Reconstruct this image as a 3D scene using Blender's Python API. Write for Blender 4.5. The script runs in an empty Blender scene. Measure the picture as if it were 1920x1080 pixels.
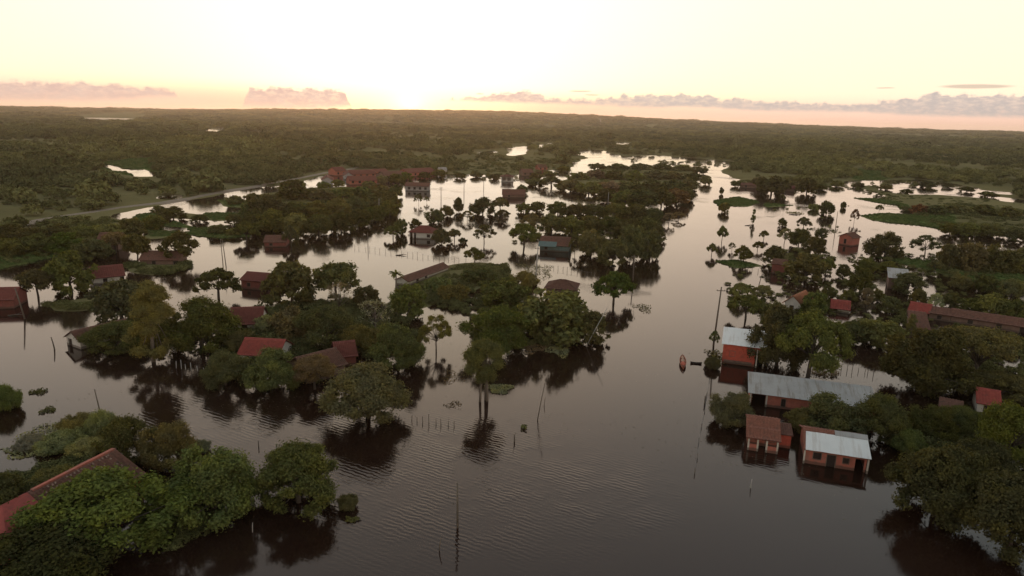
import bpy, bmesh, math, random
import numpy as np
from mathutils import Matrix, Vector

sc = bpy.context.scene
C = sc.collection
R = math.radians
rng = random.Random(7)

# ------------------------------------------------------------------ camera
CAM_H, FPX, PITCH, ROLL = 40.0, 1280.0, 13.9, 1.43
cam_data = bpy.data.cameras.new('camera')
cam_data.lens = 24.0
cam_data.sensor_width = 36.0
cam_data.clip_start = 0.5
cam_data.clip_end = 120000.0
cam = bpy.data.objects.new('camera', cam_data)
C.objects.link(cam)
CAM_M = Matrix.Rotation(R(90 - PITCH), 3, 'X') @ Matrix.Rotation(R(ROLL), 3, 'Z')
cam.matrix_world = Matrix.Translation((0, 0, CAM_H)) @ CAM_M.to_4x4()
sc.camera = cam


def ray(px, py):
    return CAM_M @ Vector(((px - 960) / FPX, -(py - 540) / FPX, -1))


def P(px, py, z=0.0):
    """Ground point seen at a photograph pixel (survey of the flooded town)."""
    d = ray(px, py)
    t = (z - CAM_H) / d.z
    return Vector((d.x * t, d.y * t, z))


def depth_of(p):
    v = CAM_M.transposed() @ (Vector(p) - Vector((0, 0, CAM_H)))
    return -v.z


def height_for(p, py_top):
    """Height over the point p that reaches image row py_top."""
    lo, hi = 0.1, 60.0
    for _ in range(30):
        m = (lo + hi) / 2
        v = CAM_M.transposed() @ (Vector((p[0], p[1], m)) - Vector((0, 0, CAM_H)))
        y = 540 - v.y / -v.z * FPX
        if y > py_top: lo = m
        else: hi = m
    return lo


# ------------------------------------------------------------------ exposure, world, sun
EXPOSURE = 1.0
sc.view_settings.view_transform = 'Standard'
sc.view_settings.look = 'None'
sc.view_settings.gamma = 1.0
sc.view_settings.exposure = EXPOSURE
sc.cycles.max_bounces = 6
sc.cycles.diffuse_bounces = 3
sc.cycles.glossy_bounces = 3
sc.cycles.transmission_bounces = 3
sc.cycles.volume_bounces = 1
sc.cycles.use_denoising = True
sc.cycles.sample_clamp_indirect = 4.0

SUN_AZ, SUN_EL = -8.6, 1.0          # degrees, azimuth from +Y to +X
SKY_STRENGTH = 0.12

world = bpy.data.worlds.new('World')
sc.world = world
world.use_nodes = True
wt = world.node_tree


class NB:
    """Small helper to wire node trees."""
    def __init__(s, tree): s.t = tree
    def new(s, kind, **kw):
        n = s.t.nodes.new(kind)
        for k, v in kw.items(): setattr(n, k, v)
        return n
    def put(s, sock, v):
        if isinstance(v, bpy.types.NodeSocket): s.t.links.new(v, sock)
        elif v is not None: sock.default_value = v
    def m(s, op, a, b=None, c=None, clamp=False):
        n = s.new('ShaderNodeMath', operation=op, use_clamp=clamp)
        s.put(n.inputs[0], a)
        if b is not None: s.put(n.inputs[1], b)
        if c is not None: s.put(n.inputs[2], c)
        return n.outputs[0]
    def smooth(s, x, a, b):
        n = s.new('ShaderNodeMapRange', interpolation_type='SMOOTHSTEP')
        s.put(n.inputs[0], x); s.put(n.inputs[1], a); s.put(n.inputs[2], b)
        return n.outputs[0]
    def mix(s, f, a, b, blend='MIX'):
        n = s.new('ShaderNodeMix', data_type='RGBA', blend_type=blend)
        s.put(n.inputs[0], f); s.put(n.inputs[6], a); s.put(n.inputs[7], b)
        return n.outputs[2]
    def noise(s, vec, scale, detail=3, rough=.55, dims='3D'):
        n = s.new('ShaderNodeTexNoise', noise_dimensions=dims)
        if vec is not None and dims != '1D': s.put(n.inputs['Vector'], vec)
        if dims == '1D': s.put(n.inputs['W'], vec)
        n.inputs['Scale'].default_value = scale
        n.inputs['Detail'].default_value = detail
        n.inputs['Roughness'].default_value = rough
        return n.outputs[0]
    def xyz(s, a, b, c):
        n = s.new('ShaderNodeCombineXYZ')
        s.put(n.inputs[0], a); s.put(n.inputs[1], b); s.put(n.inputs[2], c)
        return n.outputs[0]


w = NB(wt)
sky = w.new('ShaderNodeTexSky', sky_type='NISHITA', sun_disc=False)
sky.sun_elevation = R(SUN_EL + 2.6)
sky.sun_rotation = R(SUN_AZ)
sky.air_density = 1.0
sky.dust_density = 1.2
sky.ozone_density = 1.0
SCALE = SKY_STRENGTH * 2 ** EXPOSURE
sep = w.new('ShaderNodeSeparateColor')
wt.links.new(sky.outputs[0], sep.inputs[0])
CEIL = (1.74, 1.46, 1.17)
GAIN = (4.0, 3.5, 3.25)
chan = []
for i in range(3):
    c = w.m('MULTIPLY', sep.outputs[i], SCALE * GAIN[i] / CEIL[i] * -1)
    c = w.m('EXPONENT', c)
    c = w.m('MULTIPLY', w.m('SUBTRACT', 1.0, c), CEIL[i] / SCALE)
    chan.append(c)
cc = w.new('ShaderNodeCombineColor')
for i in range(3): wt.links.new(chan[i], cc.inputs[i])
base_sky = cc.outputs[0]
tc = w.new('ShaderNodeTexCoord')
sx = w.new('ShaderNodeSeparateXYZ')
wt.links.new(tc.outputs['Generated'], sx.inputs[0])
az = w.m('MULTIPLY', w.m('ARCTAN2', sx.outputs[0], sx.outputs[1]), 180 / math.pi)
el = w.m('MULTIPLY', w.m('ARCSINE', sx.outputs[2]), 180 / math.pi)


def sc_col(r, g, b): return (r / SCALE, g / SCALE, b / SCALE, 1)


# pink dust layer along the horizon, thinner around the sun
sun_d = w.m('ABSOLUTE', w.m('SUBTRACT', az, SUN_AZ))
near_sun = w.m('SUBTRACT', 1.0, w.smooth(sun_d, 2.0, 15.0))
dust = w.m('SUBTRACT', 1.0, w.smooth(el, 0.2, 2.6))
dust = w.m('MULTIPLY', dust, w.m('SUBTRACT', 1.0, w.m('MULTIPLY', near_sun, 0.85)))
s1 = w.mix(w.m('MULTIPLY', dust, 0.9), base_sky, sc_col(.99, .58, .47))
peach = w.m('MULTIPLY', w.m('SUBTRACT', 1.0, w.smooth(el, 2.0, 26.0)), w.m('SUBTRACT', .85, w.m('MULTIPLY', w.m('SUBTRACT', 1.0, w.smooth(sun_d, 4.0, 34.0)), .75)))
s1 = w.mix(peach, s1, sc_col(1.32, 1.0, .80))
s1 = w.mix(w.m('MULTIPLY', dust, 0.8), s1, sc_col(.98, .60, .48))
# aureole of the low sun
da = w.m('MULTIPLY', w.m('SUBTRACT', az, SUN_AZ), .62)
de = w.m('SUBTRACT', el, SUN_EL)
gd = w.m('SQRT', w.m('ADD', w.m('MULTIPLY', da, da), w.m('MULTIPLY', de, de)))
low = w.m('SUBTRACT', 1.0, w.smooth(el, 0.3, 3.0))
s1 = w.mix(w.m('MULTIPLY', w.m('EXPONENT', w.m('MULTIPLY', gd, -0.28)), low), s1, sc_col(1.7, .98, .38))
glow = w.m('EXPONENT', w.m('MULTIPLY', gd, -0.75), clamp=True)
s1 = w.mix(glow, s1, sc_col(2.8, 2.1, 1.3))


def angles(px, py):
    d = ray(px, py)
    return math.degrees(math.atan2(d.x, d.y)), math.degrees(math.asin(d.z / d.length))


AZ0, AZ1, ELM = -60.0, 60.0, 5.0
azn = w.m('DIVIDE', w.m('SUBTRACT', az, AZ0), AZ1 - AZ0, clamp=True)


def curve(points):
    n = w.new('ShaderNodeFloatCurve')
    cv = n.mapping.curves[0]
    pts = []
    for px, py in points:
        a, e = angles(px, py)
        pts.append(((a - AZ0) / (AZ1 - AZ0), max(0.0, e / ELM)))
    pts.sort()
    pts = [(0.0, pts[0][1])] + pts + [(1.0, pts[-1][1])]
    cv.points[0].location = pts[0]
    cv.points[1].location = pts[-1]
    for p in pts[1:-1]:
        cv.points.new(*p)
    n.mapping.update()
    wt.links.new(azn, n.inputs['Value'])
    return w.m('MULTIPLY', n.outputs[0], ELM)


puff = w.m('SUBTRACT', w.noise(w.m('MULTIPLY', az, 1.0), 0.9, 4, .6, '1D'), 0.5)
vec2 = w.xyz(az, w.m('MULTIPLY', el, 2.2), 0.0)
ragged = w.m('SUBTRACT', w.noise(vec2, 1.1, 5, .62), 0.5)


def cloud_layer(top, bot, amp, soft):
    t = w.m('ADD', curve(top), w.m('ADD', w.m('MULTIPLY', puff, amp), w.m('MULTIPLY', ragged, amp * 1.3)))
    b = w.m('ADD', curve(bot), w.m('MULTIPLY', ragged, 0.25))
    up = w.smooth(w.m('SUBTRACT', t, el), -soft, soft)
    lo = w.smooth(w.m('SUBTRACT', el, b), -soft * 1.5, soft * 1.5)
    return w.m('MULTIPLY', up, lo)


right_bank = cloud_layer(
    [(780, 250), (815, 190), (900, 182), (985, 173), (1040, 186), (1120, 186), (1210, 178), (1290, 178), (1380, 188),
     (1480, 192), (1560, 196), (1640, 194), (1700, 186), (1760, 178), (1840, 180), (1920, 178)],
    [(780, 200), (815, 187), (900, 190), (1000, 193), (1100, 196), (1230, 201), (1300, 200), (1400, 206),
     (1500, 208), (1620, 210), (1720, 216), (1920, 220)], 0.8, 0.12)
left_bank = cloud_layer(
    [(0, 153), (100, 155), (200, 160), (270, 165), (330, 176), (365, 210), (440, 215), (462, 172), (500, 166), (600, 168),
     (650, 178), (675, 215), (780, 250), (1100, 260)],
    [(0, 186), (200, 187), (330, 182), (400, 190), (450, 198), (520, 203), (640, 200), (780, 190), (1100, 190)], 0.75, 0.16)


def streak(px, py, halfw, halfh):
    a, e = angles(px, py)
    dx = w.m('DIVIDE', w.m('SUBTRACT', az, a), halfw)
    dy = w.m('DIVIDE', w.m('ADD', w.m('SUBTRACT', el, e), w.m('MULTIPLY', ragged, .06)), halfh)
    r2 = w.m('ADD', w.m('MULTIPLY', dx, dx), w.m('MULTIPLY', dy, dy))
    return w.m('SUBTRACT', 1.0, w.smooth(r2, 0.35, 1.1))


streaks = streak(1830, 162, 2.3, .16)
for q in ((1088, 171, 1.0, .07), (1110, 178, .7, .06), (1660, 165, .7, .05), (900, 176, .35, .06)):
    streaks = w.m('MAXIMUM', streaks, streak(*q))
band_tint = w.smooth(az, -6.0, 14.0)
cloud_col = w.mix(band_tint, sc_col(.73, .52, .46), sc_col(.57, .51, .49))
body = w.noise(vec2, 0.8, 4, .6)
cloud_col = w.mix(w.m('MULTIPLY', w.smooth(body, .4, .7), .45), cloud_col, sc_col(.80, .64, .56))
wisp = w.m('ADD', .62, w.m('MULTIPLY', w.smooth(w.noise(vec2, 1.7, 5, .65), .3, .6), .4))
s2 = w.mix(w.m('MULTIPLY', w.m('MULTIPLY', left_bank, wisp), 1.0), s1, cloud_col)
s2 = w.mix(w.m('MULTIPLY', w.m('MULTIPLY', right_bank, wisp), .95), s2, cloud_col)
s2 = w.mix(w.m('MULTIPLY', streaks, .75), s2, sc_col(.62, .53, .42))
bg = wt.nodes['Background']
wt.links.new(s2, bg.inputs[0])
bg.inputs[1].default_value = SKY_STRENGTH

sun_data = bpy.data.lights.new('sun', 'SUN')
sun_data.energy = 1.0
sun_data.angle = R(0.5)
sun_data.color = (1.0, .50, .25)
sun = bpy.data.objects.new('sun', sun_data)
C.objects.link(sun)
sd = Vector((math.sin(R(SUN_AZ)) * math.cos(R(SUN_EL)), math.cos(R(SUN_AZ)) * math.cos(R(SUN_EL)), math.sin(R(SUN_EL))))
sun.rotation_euler = (-sd).to_track_quat('-Z', 'Y').to_euler()
sun.location = (0, 0, 100)

# ------------------------------------------------------------------ materials
MATS = {}


def mat(name, col, rough=.8, var=.25, scale=2.0, spec=.3, bump=0.0, bump_scale=8.0, dirt=None, flood=False, streak=0.0):
    if name in MATS: return MATS[name]
    m = bpy.data.materials.new(name); m.use_nodes = True
    b = NB(m.node_tree)
    p = m.node_tree.nodes['Principled BSDF']
    geo = b.new('ShaderNodeNewGeometry')
    n = b.noise(geo.outputs['Position'], scale, 5, .6)
    k = b.new('ShaderNodeMapRange'); b.put(k.inputs[0], n)
    k.inputs[1].default_value = .25; k.inputs[2].default_value = .75
    k.inputs[3].default_value = 1 - var; k.inputs[4].default_value = 1 + var
    colr = b.mix(1.0, (*col, 1), k.outputs[0], 'MULTIPLY')
    if dirt:
        n2 = b.noise(geo.outputs['Position'], scale * .35, 6, .7)
        colr = b.mix(b.m('MULTIPLY', b.smooth(n2, .5, .68), dirt[1]), colr, (*dirt[0], 1))
    if flood:                                   # mud line left by the flood
        sz = b.new('ShaderNodeSeparateXYZ'); b.put(sz.inputs[0], geo.outputs['Position'])
        lvl = b.m('ADD', sz.outputs[2], b.m('MULTIPLY', b.noise(geo.outputs['Position'], 1.1, 4, .6), -.35))
        wet = b.m('SUBTRACT', 1.0, b.smooth(lvl, .12, .30))
        colr = b.mix(b.m('MULTIPLY', wet, .75), colr, (.075, .05, .035, 1))
    if streak:                                  # rust and soot running down the slope
        tco = b.new('ShaderNodeTexCoord'); mpp = b.new('ShaderNodeMapping'); b.put(mpp.inputs[0], tco.outputs['Object'])
        mpp.inputs['Scale'].default_value = (2.2, .22, .22)
        n3 = b.noise(mpp.outputs[0], 1.0, 5, .65)
        colr = b.mix(b.m('MULTIPLY', b.smooth(n3, .48, .66), streak), colr, b.mix(1.0, colr, (.62, .52, .44, 1), 'MULTIPLY'))
    b.put(p.inputs['Base Color'], colr)
    p.inputs['Roughness'].default_value = rough
    p.inputs['Specular IOR Level'].default_value = spec
    if bump:
        bp = b.new('ShaderNodeBump'); bp.inputs['Strength'].default_value = bump
        bp.inputs['Distance'].default_value = .05
        b.put(bp.inputs['Height'], b.noise(geo.outputs['Position'], bump_scale, 4, .6))
        b.put(p.inputs['Normal'], bp.outputs[0])
    MATS[name] = m
    return m


M_RED = mat('red_painted_brick', (.44, .082, .05), .85, .25, 1.5, dirt=((.2, .06, .04), .6), bump=.3, flood=True)
M_RED_DULL = mat('dull_red_wall', (.20, .06, .046), .9, .25, 1.5, dirt=((.12, .055, .04), .6), flood=True)
M_PINK = mat('faded_brick', (.37, .112, .075), .9, .25, 2.0, dirt=((.22, .12, .09), .7), bump=.3, flood=True)
M_WHITE = mat('limewash', (.50, .44, .38), .9, .15, 1.2, dirt=((.35, .27, .22), .6), flood=True)
M_CREAM = mat('cream_plaster', (.50, .43, .35), .9, .2, 1.2, dirt=((.3, .22, .17), .6), flood=True)
M_BROWN = mat('brown_wall', (.17, .10, .075), .9, .3, 1.2, dirt=((.09, .06, .045), .5), flood=True)
M_TEAL = mat('teal_plaster', (.10, .135, .122), .9, .2, 1.2, dirt=((.08, .09, .08), .5), flood=True)
M_GREY = mat('grey_plaster', (.30, .27, .25), .9, .2, 1.2, dirt=((.18, .15, .13), .5), flood=True)
M_TILE = mat('clay_tile', (.21, .082, .055), .85, .4, 5.0, dirt=((.13, .07, .05), .75), bump=.3)
M_TILE_RED = mat('red_clay_tile', (.165, .048, .037), .8, .25, 2.0, dirt=((.12, .045, .035), .6))
M_TILE_BRIGHT = mat('bright_red_tile', (.27, .056, .043), .8, .25, 2.0, dirt=((.15, .05, .04), .6))
M_TILE_DARK = mat('weathered_tile', (.15, .07, .05), .9, .35, 2.5, dirt=((.07, .05, .035), .7))
M_TILE_ORANGE = mat('orange_tile', (.34, .13, .065), .85, .3, 3.0, dirt=((.17, .08, .05), .6))
M_TILE_DULL = mat('dull_red_tile', (.17, .062, .047), .9, .3, 2.0, dirt=((.10, .05, .04), .6))
M_SHEET = mat('white_roof_sheet', (.62, .60, .57), .5, .06, .7, .4, dirt=((.60, .57, .53), .35), streak=.35)
M_SHEET_GREY = mat('fibre_cement_sheet', (.31, .288, .268), .7, .12, .6, .3, dirt=((.27, .25, .23), .5), streak=.7)
M_WOOD = mat('weathered_wood', (.13, .10, .075), .9, .3, 3.0)
M_WOOD_PALE = mat('pale_concrete_pole', (.36, .33, .29), .9, .2, 3.0)
M_DARK = mat('dark_shutter', (.03, .018, .014), .8, .3, 3.0)
M_BARK = mat('bark', (.085, .065, .05), .95, .35, 4.0)
M_BARK_PALE = mat('pale_bark', (.17, .13, .10), .95, .3, 4.0)
M_DIRT = mat('dirt_road_surface', (.20, .15, .105), .95, .25, .15)
M_METAL = mat('dull_metal', (.3, .3, .3), .5, .1, 3.0)


def leaf_material(name, gain=1.0, transl=.25):
    m = bpy.data.materials.new(name); m.use_nodes = True
    b = NB(m.node_tree); nt = m.node_tree
    nt.nodes.remove(nt.nodes['Principled BSDF'])
    out = nt.nodes['Material Output']
    oi = b.new('ShaderNodeObjectInfo')
    geo = b.new('ShaderNodeNewGeometry')
    k = b.new('ShaderNodeMapRange'); b.put(k.inputs[0], geo.outputs['Random Per Island'])
    k.inputs[3].default_value = .68 * gain; k.inputs[4].default_value = 1.32 * gain
    col = b.mix(1.0, oi.outputs['Color'], k.outputs[0], 'MULTIPLY')
    n = b.noise(geo.outputs['Position'], .45, 3, .6)
    col = b.mix(b.smooth(n, .35, .75), col, b.mix(1.0, col, (1.5, 1.35, .9, 1), 'MULTIPLY'))
    d = b.new('ShaderNodeBsdfDiffuse'); b.put(d.inputs[0], col)
    t = b.new('ShaderNodeBsdfTranslucent'); b.put(t.inputs[0], b.mix(1.0, col, (1.2, 1.25, .6, 1), 'MULTIPLY'))
    mx = b.new('ShaderNodeMixShader'); mx.inputs[0].default_value = transl
    nt.links.new(d.outputs[0], mx.inputs[1]); nt.links.new(t.outputs[0], mx.inputs[2])
    nt.links.new(mx.outputs[0], out.inputs[0])
    return m


M_LEAF = leaf_material('foliage')


def forest_material():
    m = bpy.data.materials.new('far_foliage'); m.use_nodes = True
    b = NB(m.node_tree); nt = m.node_tree
    p = nt.nodes['Principled BSDF']
    oi = b.new('ShaderNodeObjectInfo'); geo = b.new('ShaderNodeNewGeometry')
    r = oi.outputs['Random']
    col = b.mix(r, (.092, .092, .036, 1), (.178, .170, .066, 1))
    n = b.noise(geo.outputs['Position'], .004, 4, .6)
    n_b = b.noise(geo.outputs['Position'], .0016, 4, .6)
    col = b.mix(b.smooth(n, .38, .66), col, b.mix(1.0, col, (1.55, 1.42, 1.2, 1), 'MULTIPLY'))
    col = b.mix(b.smooth(n_b, .40, .62), b.mix(1.0, col, (.75, .75, .75, 1), 'MULTIPLY'), col)
    k = b.new('ShaderNodeMapRange'); b.put(k.inputs[0], geo.outputs['Random Per Island'])
    k.inputs[3].default_value = .75; k.inputs[4].default_value = 1.25
    col = b.mix(1.0, col, k.outputs[0], 'MULTIPLY')
    b.put(p.inputs['Base Color'], col)
    p.inputs['Roughness'].default_value = 1.0
    p.inputs['Specular IOR Level'].default_value = 0.0
    return m


M_FOREST = forest_material()


def water_material():
    m = bpy.data.materials.new('flood_water'); m.use_nodes = True
    b = NB(m.node_tree); nt = m.node_tree
    p = nt.nodes['Principled BSDF']
    geo = b.new('ShaderNodeNewGeometry'); pos = geo.outputs['Position']
    mp = b.new('ShaderNodeMapping'); b.put(mp.inputs[0], pos)
    n0 = b.noise(pos, .02, 3, .6)
    b.put(p.inputs['Base Color'], b.mix(b.smooth(n0, .3, .7), (.016, .007, .004, 1), (.026, .013, .009, 1)))
    p.inputs['IOR'].default_value = 1.37
    p.inputs['Specular IOR Level'].default_value = .5
    n1 = b.noise(pos, .05, 3, .6)
    rr = b.new('ShaderNodeMapRange'); b.put(rr.inputs[0], n1)
    rr.inputs[1].default_value = .3; rr.inputs[2].default_value = .7
    rr.inputs[3].default_value = .04; rr.inputs[4].default_value = .12
    b.put(p.inputs['Roughness'], rr.outputs[0])
    # wind ripples in a few patches, calm elsewhere
    mp.inputs['Rotation'].default_value = (0, 0, R(28))
    wv = b.new('ShaderNodeTexWave', wave_type='BANDS', bands_direction='Y')
    b.put(wv.inputs['Vector'], mp.outputs[0])
    wv.inputs['Scale'].default_value = .55; wv.inputs['Distortion'].default_value = 5.0
    wv.inputs['Detail'].default_value = 3.0; wv.inputs['Detail Scale'].default_value = 1.6
    mp2 = b.new('ShaderNodeMapping'); b.put(mp2.inputs[0], pos)
    mp2.inputs['Scale'].default_value = (1, 2.6, 1)
    mp2.inputs['Rotation'].default_value = (0, 0, R(20))
    n2 = b.noise(mp2.outputs[0], .9, 4, .6)
    patch = b.m('MULTIPLY', b.smooth(b.noise(pos, .035, 3, .55), .55, .68), .5)
    for cx, cy, rad_ in ((870, 880, 26), (560, 780, 16), (330, 800, 12), (1440, 880, 7), (1120, 920, 14)):   # gusts
        q = P(cx, cy)
        dd = b.new('ShaderNodeVectorMath', operation='DISTANCE'); b.put(dd.inputs[0], pos); dd.inputs[1].default_value = q
        gust = b.m('SUBTRACT', 1.0, b.smooth(dd.outputs['Value'], rad_ * .25, rad_))
        gust = b.m('MULTIPLY', gust, b.smooth(b.noise(pos, .16, 3, .6), .36, .62))
        patch = b.m('MAXIMUM', patch, gust)
    h = b.m('ADD', b.m('MULTIPLY', b.m('MULTIPLY', wv.outputs[1], patch), .55), b.m('MULTIPLY', n2, b.m('ADD', .10, b.m('MULTIPLY', patch, .5))))
    bp = b.new('ShaderNodeBump'); bp.inputs['Strength'].default_value = 1.0
    bp.inputs['Distance'].default_value = .03
    b.put(bp.inputs['Height'], h); b.put(p.inputs['Normal'], bp.outputs[0])
    return m


def ground_material():
    m = bpy.data.materials.new('land'); m.use_nodes = True
    b = NB(m.node_tree); nt = m.node_tree
    p = nt.nodes['Principled BSDF']
    geo = b.new('ShaderNodeNewGeometry'); pos = geo.outputs['Position']
    at = b.new('ShaderNodeAttribute', attribute_name='meadow')
    n = b.noise(pos, .012, 5, .65)
    col = b.mix(b.smooth(n, .35, .68), (.13, .112, .050, 1), (.185, .155, .070, 1))
    n2 = b.noise(pos, .11, 5, .65)
    col = b.mix(b.m('MULTIPLY', b.smooth(n2, .55, .7), .6), col, (.10, .08, .045, 1))
    g = b.mix(b.smooth(b.noise(pos, .09, 5, .6), .35, .7), (.078, .112, .030, 1), (.125, .155, .048, 1))
    col = b.mix(at.outputs['Fac'], col, g)
    b.put(p.inputs['Base Color'], col)
    p.inputs['Roughness'].default_value = 1.0
    p.inputs['Specular IOR Level'].default_value = .0
    bp = b.new('ShaderNodeBump'); bp.inputs['Strength'].default_value = .6; bp.inputs['Distance'].default_value = .4
    b.put(bp.inputs['Height'], b.noise(pos, 1.3, 5, .7)); b.put(p.inputs['Normal'], bp.outputs[0])
    return m


# ------------------------------------------------------------------ object helpers
def link(o, parent=None):
    C.objects.link(o)
    if parent is not None: o.parent = parent
    return o


def mesh_obj(name, me, parent=None):
    return link(bpy.data.objects.new(name, me), parent)


def bm_obj(name, bm, m, parent=None, smooth=False):
    me = bpy.data.meshes.new(name)
    bmesh.ops.recalc_face_normals(bm, faces=bm.faces)
    bm.to_mesh(me); bm.free()
    me.materials.append(m)
    if smooth: me.shade_smooth()
    return mesh_obj(name, me, parent)


def tag(o, label, cat, group=None):
    o['label'] = label; o['category'] = cat
    if group: o['group'] = group
    return o


def empty(name, loc, rz=0.0):
    o = bpy.data.objects.new(name, None)
    o.empty_display_size = .5
    o.location = loc; o.rotation_euler = (0, 0, rz)
    return link(o)


def raw_mesh(name, v, f, m, smooth=False):
    me = bpy.data.meshes.new(name)
    v = np.asarray(v, dtype=np.float32); f = np.asarray(f, dtype=np.int32)
    me.vertices.add(len(v)); me.vertices.foreach_set('co', v.ravel())
    k = f.shape[1]
    me.loops.add(f.size); me.loops.foreach_set('vertex_index', f.ravel())
    me.polygons.add(len(f))
    me.polygons.foreach_set('loop_start', np.arange(len(f), dtype=np.int32) * k)
    me.polygons.foreach_set('loop_total', np.full(len(f), k, dtype=np.int32))
    me.update(calc_edges=True)
    me.materials.append(m)
    if smooth: me.shade_smooth()
    return me


def box(bm, x0, y0, z0, x1, y1, z1):
    vs = [bm.verts.new(c) for c in ((x0, y0, z0), (x1, y0, z0), (x1, y1, z0), (x0, y1, z0),
                                     (x0, y0, z1), (x1, y0, z1), (x1, y1, z1), (x0, y1, z1))]
    for q in ((0, 3, 2, 1), (4, 5, 6, 7), (0, 1, 5, 4), (1, 2, 6, 5), (2, 3, 7, 6), (3, 0, 4, 7)):
        bm.faces.new([vs[i] for i in q])


def tube(bm, pts, radii, n=6):
    rings = []
    for i, p in enumerate(pts):
        p = Vector(p)
        a = Vector(pts[max(0, i - 1)]); c = Vector(pts[min(len(pts) - 1, i + 1)])
        d = (c - a)
        if d.length < 1e-6: d = Vector((0, 0, 1))
        d.normalize()
        u = d.orthogonal().normalized(); v = d.cross(u)
        rings.append([bm.verts.new(p + (u * math.cos(t) + v * math.sin(t)) * radii[i])
                      for t in [k * 2 * math.pi / n for k in range(n)]])
    for a, c in zip(rings, rings[1:]):
        for k in range(n):
            bm.faces.new((a[k], a[(k + 1) % n], c[(k + 1) % n], c[k]))
    bm.faces.new(rings[-1])
    bm.faces.new(list(reversed(rings[0])))


# ------------------------------------------------------------------ terrain and water
def poly_world(px):
    return np.array([[*P(x, y)[:2]] for x, y in px])


def sdist(pts, poly):
    """signed distance, positive inside"""
    x, y = pts[:, 0], pts[:, 1]
    inside = np.zeros(len(pts), bool)
    d = np.full(len(pts), 1e18)
    n = len(poly)
    for i in range(n):
        ax, ay = poly[i]; bx, by = poly[(i + 1) % n]
        ex, ey = bx - ax, by - ay
        t = np.clip(((x - ax) * ex + (y - ay) * ey) / (ex * ex + ey * ey + 1e-9), 0, 1)
        d = np.minimum(d, (x - ax - t * ex) ** 2 + (y - ay - t * ey) ** 2)
        cond = (ay > y) != (by > y)
        with np.errstate(divide='ignore', invalid='ignore'):
            xi = ax + (y - ay) / (by - ay + 1e-12) * ex
        inside ^= cond & (x < xi)
    d = np.sqrt(d)
    return np.where(inside, d, -d)


def pnoise(x, y, s, seed=0):
    """cheap smooth value noise"""
    x = x / s; y = y / s
    xi = np.floor(x); yi = np.floor(y)
    fx = x - xi; fy = y - yi
    fx = fx * fx * (3 - 2 * fx); fy = fy * fy * (3 - 2 * fy)
    def hsh(a, b):
        v = np.sin(a * 127.1 + b * 311.7 + seed * 74.7) * 43758.5453
        return v - np.floor(v)
    return (hsh(xi, yi) * (1 - fx) + hsh(xi + 1, yi) * fx) * (1 - fy) + (hsh(xi, yi + 1) * (1 - fx) + hsh(xi + 1, yi + 1) * fx) * fy


# shoreline of the dry land beyond the town (survey points)
FAR_SHORE = [(-700, 500), (-300, 470), (0, 447), (60, 438), (150, 428), (205, 404), (260, 392), (330, 378), (410, 366), (455, 354), (520, 348),
             (575, 333), (600, 322), (660, 316), (740, 322), (800, 326), (850, 325), (900, 327), (960, 330), (1010, 326),
             (1050, 314), (1085, 304), (1100, 297), (1080, 290), (1072, 284), (1110, 281), (1170, 292), (1240, 292), (1290, 296), (1370, 303), (1372, 318),
             (1365, 332), (1395, 342), (1450, 338), (1520, 350), (1560, 344), (1600, 338), (1660, 336),
             (1720, 336), (1790, 344), (1840, 364), (1920, 374), (2300, 412), (2800, 470)]
far_poly = poly_world(FAR_SHORE)
far_poly = np.vstack([far_poly, [[30000, 8000], [30000, 40000], [-40000, 40000], [-40000, 4000]]])
LAND = [
    [(-500, 480), (-200, 458), (0, 441), (100, 430), (210, 408), (260, 400), (310, 403), (300, 425), (262, 438), (232, 462), (180, 474), (120, 478), (60, 492), (0, 505), (-300, 560)],
    [(405, 375), (455, 376), (470, 386), (430, 388)],
    [(380, 400), (450, 401), (470, 413), (400, 413)],
    [(365, 427), (440, 430), (470, 444), (380, 441)],
    [(455, 380), (500, 362), (580, 352), (650, 350), (735, 356), (745, 375), (725, 395), (690, 410), (640, 424), (560, 428), (490, 424), (455, 410)],
    [(725, 570), (760, 545), (800, 524), (850, 500), (895, 490), (945, 496), (958, 510), (930, 530), (880, 553), (830, 562), (790, 578), (735, 590)],
    [(85, 572), (180, 558), (250, 562), (240, 578), (120, 582)],
    [(232, 492), (300, 494), (365, 492), (355, 505), (310, 516), (245, 512)],
    [(1338, 377), (1385, 368), (1425, 379), (1400, 387), (1345, 386)],
    [(1427, 380), (1490, 385), (1440, 388)],
    [(1040, 345), (1080, 330), (1130, 314), (1250, 312), (1315, 320), (1305, 342), (1290, 362), (1270, 376), (1230, 378), (1160, 374), (1100, 360), (1050, 354)],
    [(1606, 349), (1630, 347), (1660, 360), (1700, 364), (1760, 366), (1850, 372), (1920, 382), (2300, 420), (2300, 500), (1920, 446), (1850, 430), (1790, 432), (1740, 424), (1690, 419), (1650, 416),
     (1615, 405), (1650, 400), (1720, 403), (1705, 395), (1690, 385), (1640, 378), (1596, 371), (1640, 373), (1665, 369)],
    [(1640, 482), (1700, 486), (1790, 497), (1930, 520), (2200, 570), (2200, 596), (1930, 552), (1850, 538), (1780, 516), (1700, 497)],
    [(1340, 490), (1378, 487), (1420, 498), (1380, 503)],
    [(272, 428), (330, 416), (368, 427), (470, 443), (420, 447), (340, 441), (285, 446)],
    [(300, 404), (350, 398), (380, 404), (375, 412), (320, 410)],
    [(1800, 712), (1850, 706), (1920, 716), (2100, 760), (2100, 800), (1920, 760), (1850, 742)],
]
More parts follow.
